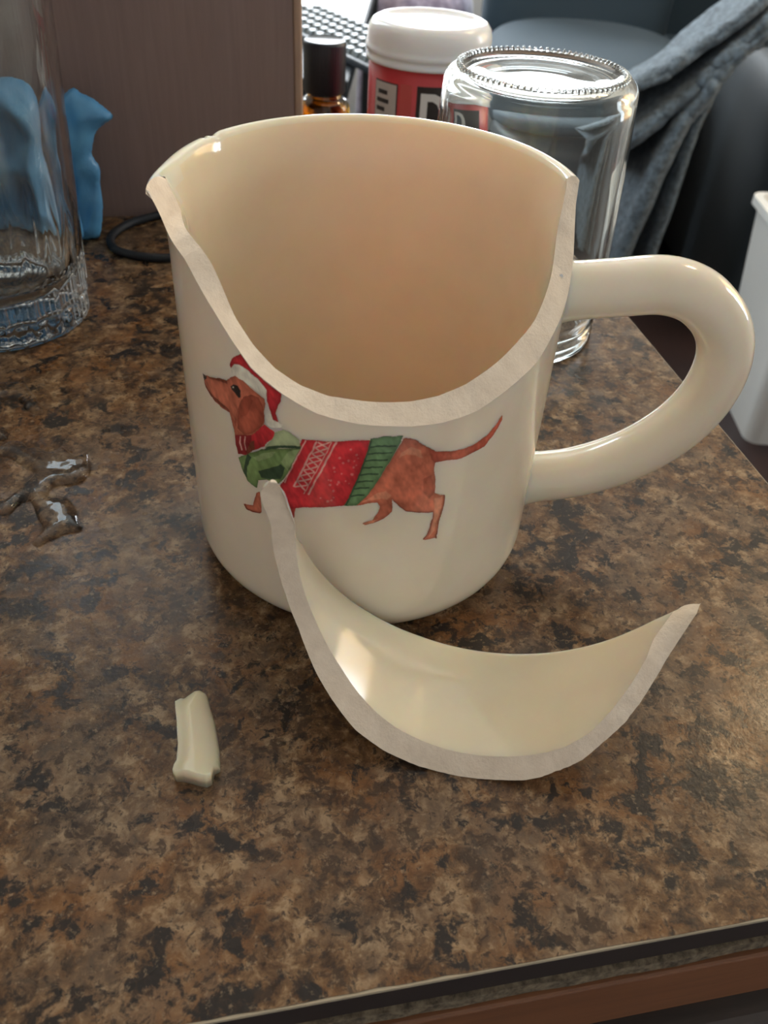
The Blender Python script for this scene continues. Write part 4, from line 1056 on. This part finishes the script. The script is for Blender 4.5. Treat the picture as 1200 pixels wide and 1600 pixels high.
sofa = empty('sofa', (1.35, 3.33, Z0))
tag(sofa, 'long dark navy sofa along the back wall behind the armchairs', 'sofa')
superell('backrest', (0, 0.10, 0.55), (0.97, 0.13, 0.54), 0.3, 0.3, M_SEAT, sofa)
superell('seat_block', (0, -0.10, 0.22), (0.95, 0.14, 0.21), 0.3, 0.3, M_SEAT, sofa)

# knitted throw: ridges and hollows lofted between hanging folds (x, z in mm; y in m)
rails = [([(745, -112), (689.1, -166.0), (647.9, -203.8), (593.9, -249.5), (549.3, -287.2), (506.0, -307.7), (450, -345)], 1.86),
         ([(742, -138), (696, -180), (655, -220), (604, -275), (558, -315), (515, -350), (460, -390)], 2.09),
         ([(745.5, -152), (713.8, -199.8), (683.8, -231.8), (655.0, -270.6), (615.4, -324.1), (560, -376), (490, -450)], 1.86),
         ([(748, -165), (718, -205), (686, -238), (660, -278), (630, -330), (585, -400), (515, -560)], 2.08),
         ([(752, -178), (722, -209), (687.7, -243.8), (665.6, -282.5), (644.8, -328.8), (600, -420), (545, -740)], 1.85),
         ([(758, -195), (728, -215), (691, -247), (669, -285), (651, -338), (625, -450), (590, -760)], 2.05),
         ([(766.0, -214.7), (735.0, -222.6), (696.4, -249.4), (676.4, -288.3), (662, -347.7), (645, -470), (625, -770)], 1.88)]
thr = empty('knitted_throw', (0.6, 1.9, Z0))
tag(thr, 'grey knitted throw hanging in folds between the armchair and the recliner', 'blanket')
org = np.array([0.6, 1.9, Z0])
RL = []
for q_, (pts_, y_) in enumerate(rails):
    c_ = catmull(np.array(pts_) / 1000, 60)
    yy = y_ + 0.0 + 0.02 * noise2(np.arange(60), np.full(60, y_ * 50), 9, 4)
    RL.append(np.c_[c_[:, 0], yy, c_[:, 1]])
RL = np.array(RL)                              # rails x 60 x 3
grid = np.array([catmull(RL[:, i], 49) for i in range(60)])
grid[..., 1] += 0.010 * noise2(grid[..., 0], grid[..., 2], 0.03, 12, 3)
V = grid.reshape(-1, 3); F = [(i * 49 + j, i * 49 + j + 1, (i + 1) * 49 + j + 1, (i + 1) * 49 + j) for i in range(59) for j in range(48)]
sheet = mesh_obj('sheet', V - org, F, M_THROW, thr)
md = sheet.modifiers.new('thick', 'SOLIDIFY'); md.thickness = 0.012
for q_, rad, y_ in ((0, 0.013, 1.88), (2, 0.015, 1.87), (4, 0.017, 1.86), (6, 0.012, 1.885)):
    c_ = catmull(np.array(rails[q_][0]) / 1000, 80)
    yy = y_ + 0.012 * noise2(np.arange(80), np.full(80, q_ * 7.3), 8, 6)
    pz = np.c_[c_[:, 0] + 0.006 * noise2(np.arange(80), np.full(80, q_ * 3.1), 5, 8), yy, c_[:, 1]]
    scl = 0.85 + 0.5 * np.linspace(0, 1, 80) + 0.28 * noise2(np.arange(80), np.full(80, q_ * 5.7), 4, 3)
    tube('fold', pz - org, (rad, rad * 1.3), M_THROW, thr, seg=16, ref=(0, 1, 0), scale=scl)

binr = empty('waste_bin', (0.960, 1.50, Z0))
tag(binr, 'white plastic waste bin on the floor past the right edge of the worktop', 'bin')
bm = bmesh.new()
def ringv(hx, hy, z, n=12):
    out = []
    rc = 0.03
    for sx, sy, a0 in ((1, 1, 0), (-1, 1, 90), (-1, -1, 180), (1, -1, 270)):
        for q in range(n + 1):
            w = math.radians(a0 + 90 * q / n)
            out.append(bm.verts.new((sx * (hx - rc) + rc * math.cos(w), sy * (hy - rc) + rc * math.sin(w), z)))
    return out
rings = [ringv(0.17, 0.13, 0.0), ringv(0.207, 0.165, 0.42), ringv(0.218, 0.176, 0.423), ringv(0.218, 0.176, 0.440), ringv(0.203, 0.161, 0.442), ringv(0.165, 0.125, 0.008)]
for a, b in zip(rings, rings[1:]):
    for q in range(len(a)):
        bm.faces.new((a[q], a[(q + 1) % len(a)], b[(q + 1) % len(a)], b[q]))
bm.faces.new(rings[0][::-1]); bm.faces.new(rings[-1])
bm_obj('bin_shell', bm, M_BIN, binr)
for s_ in (-1, 1): box('grip', -0.05, 0.05, s_ * 0.172 - 0.004, s_ * 0.172 + 0.004, 0.395, 0.424, M_BIN, binr)

bpy.context.view_layer.update()
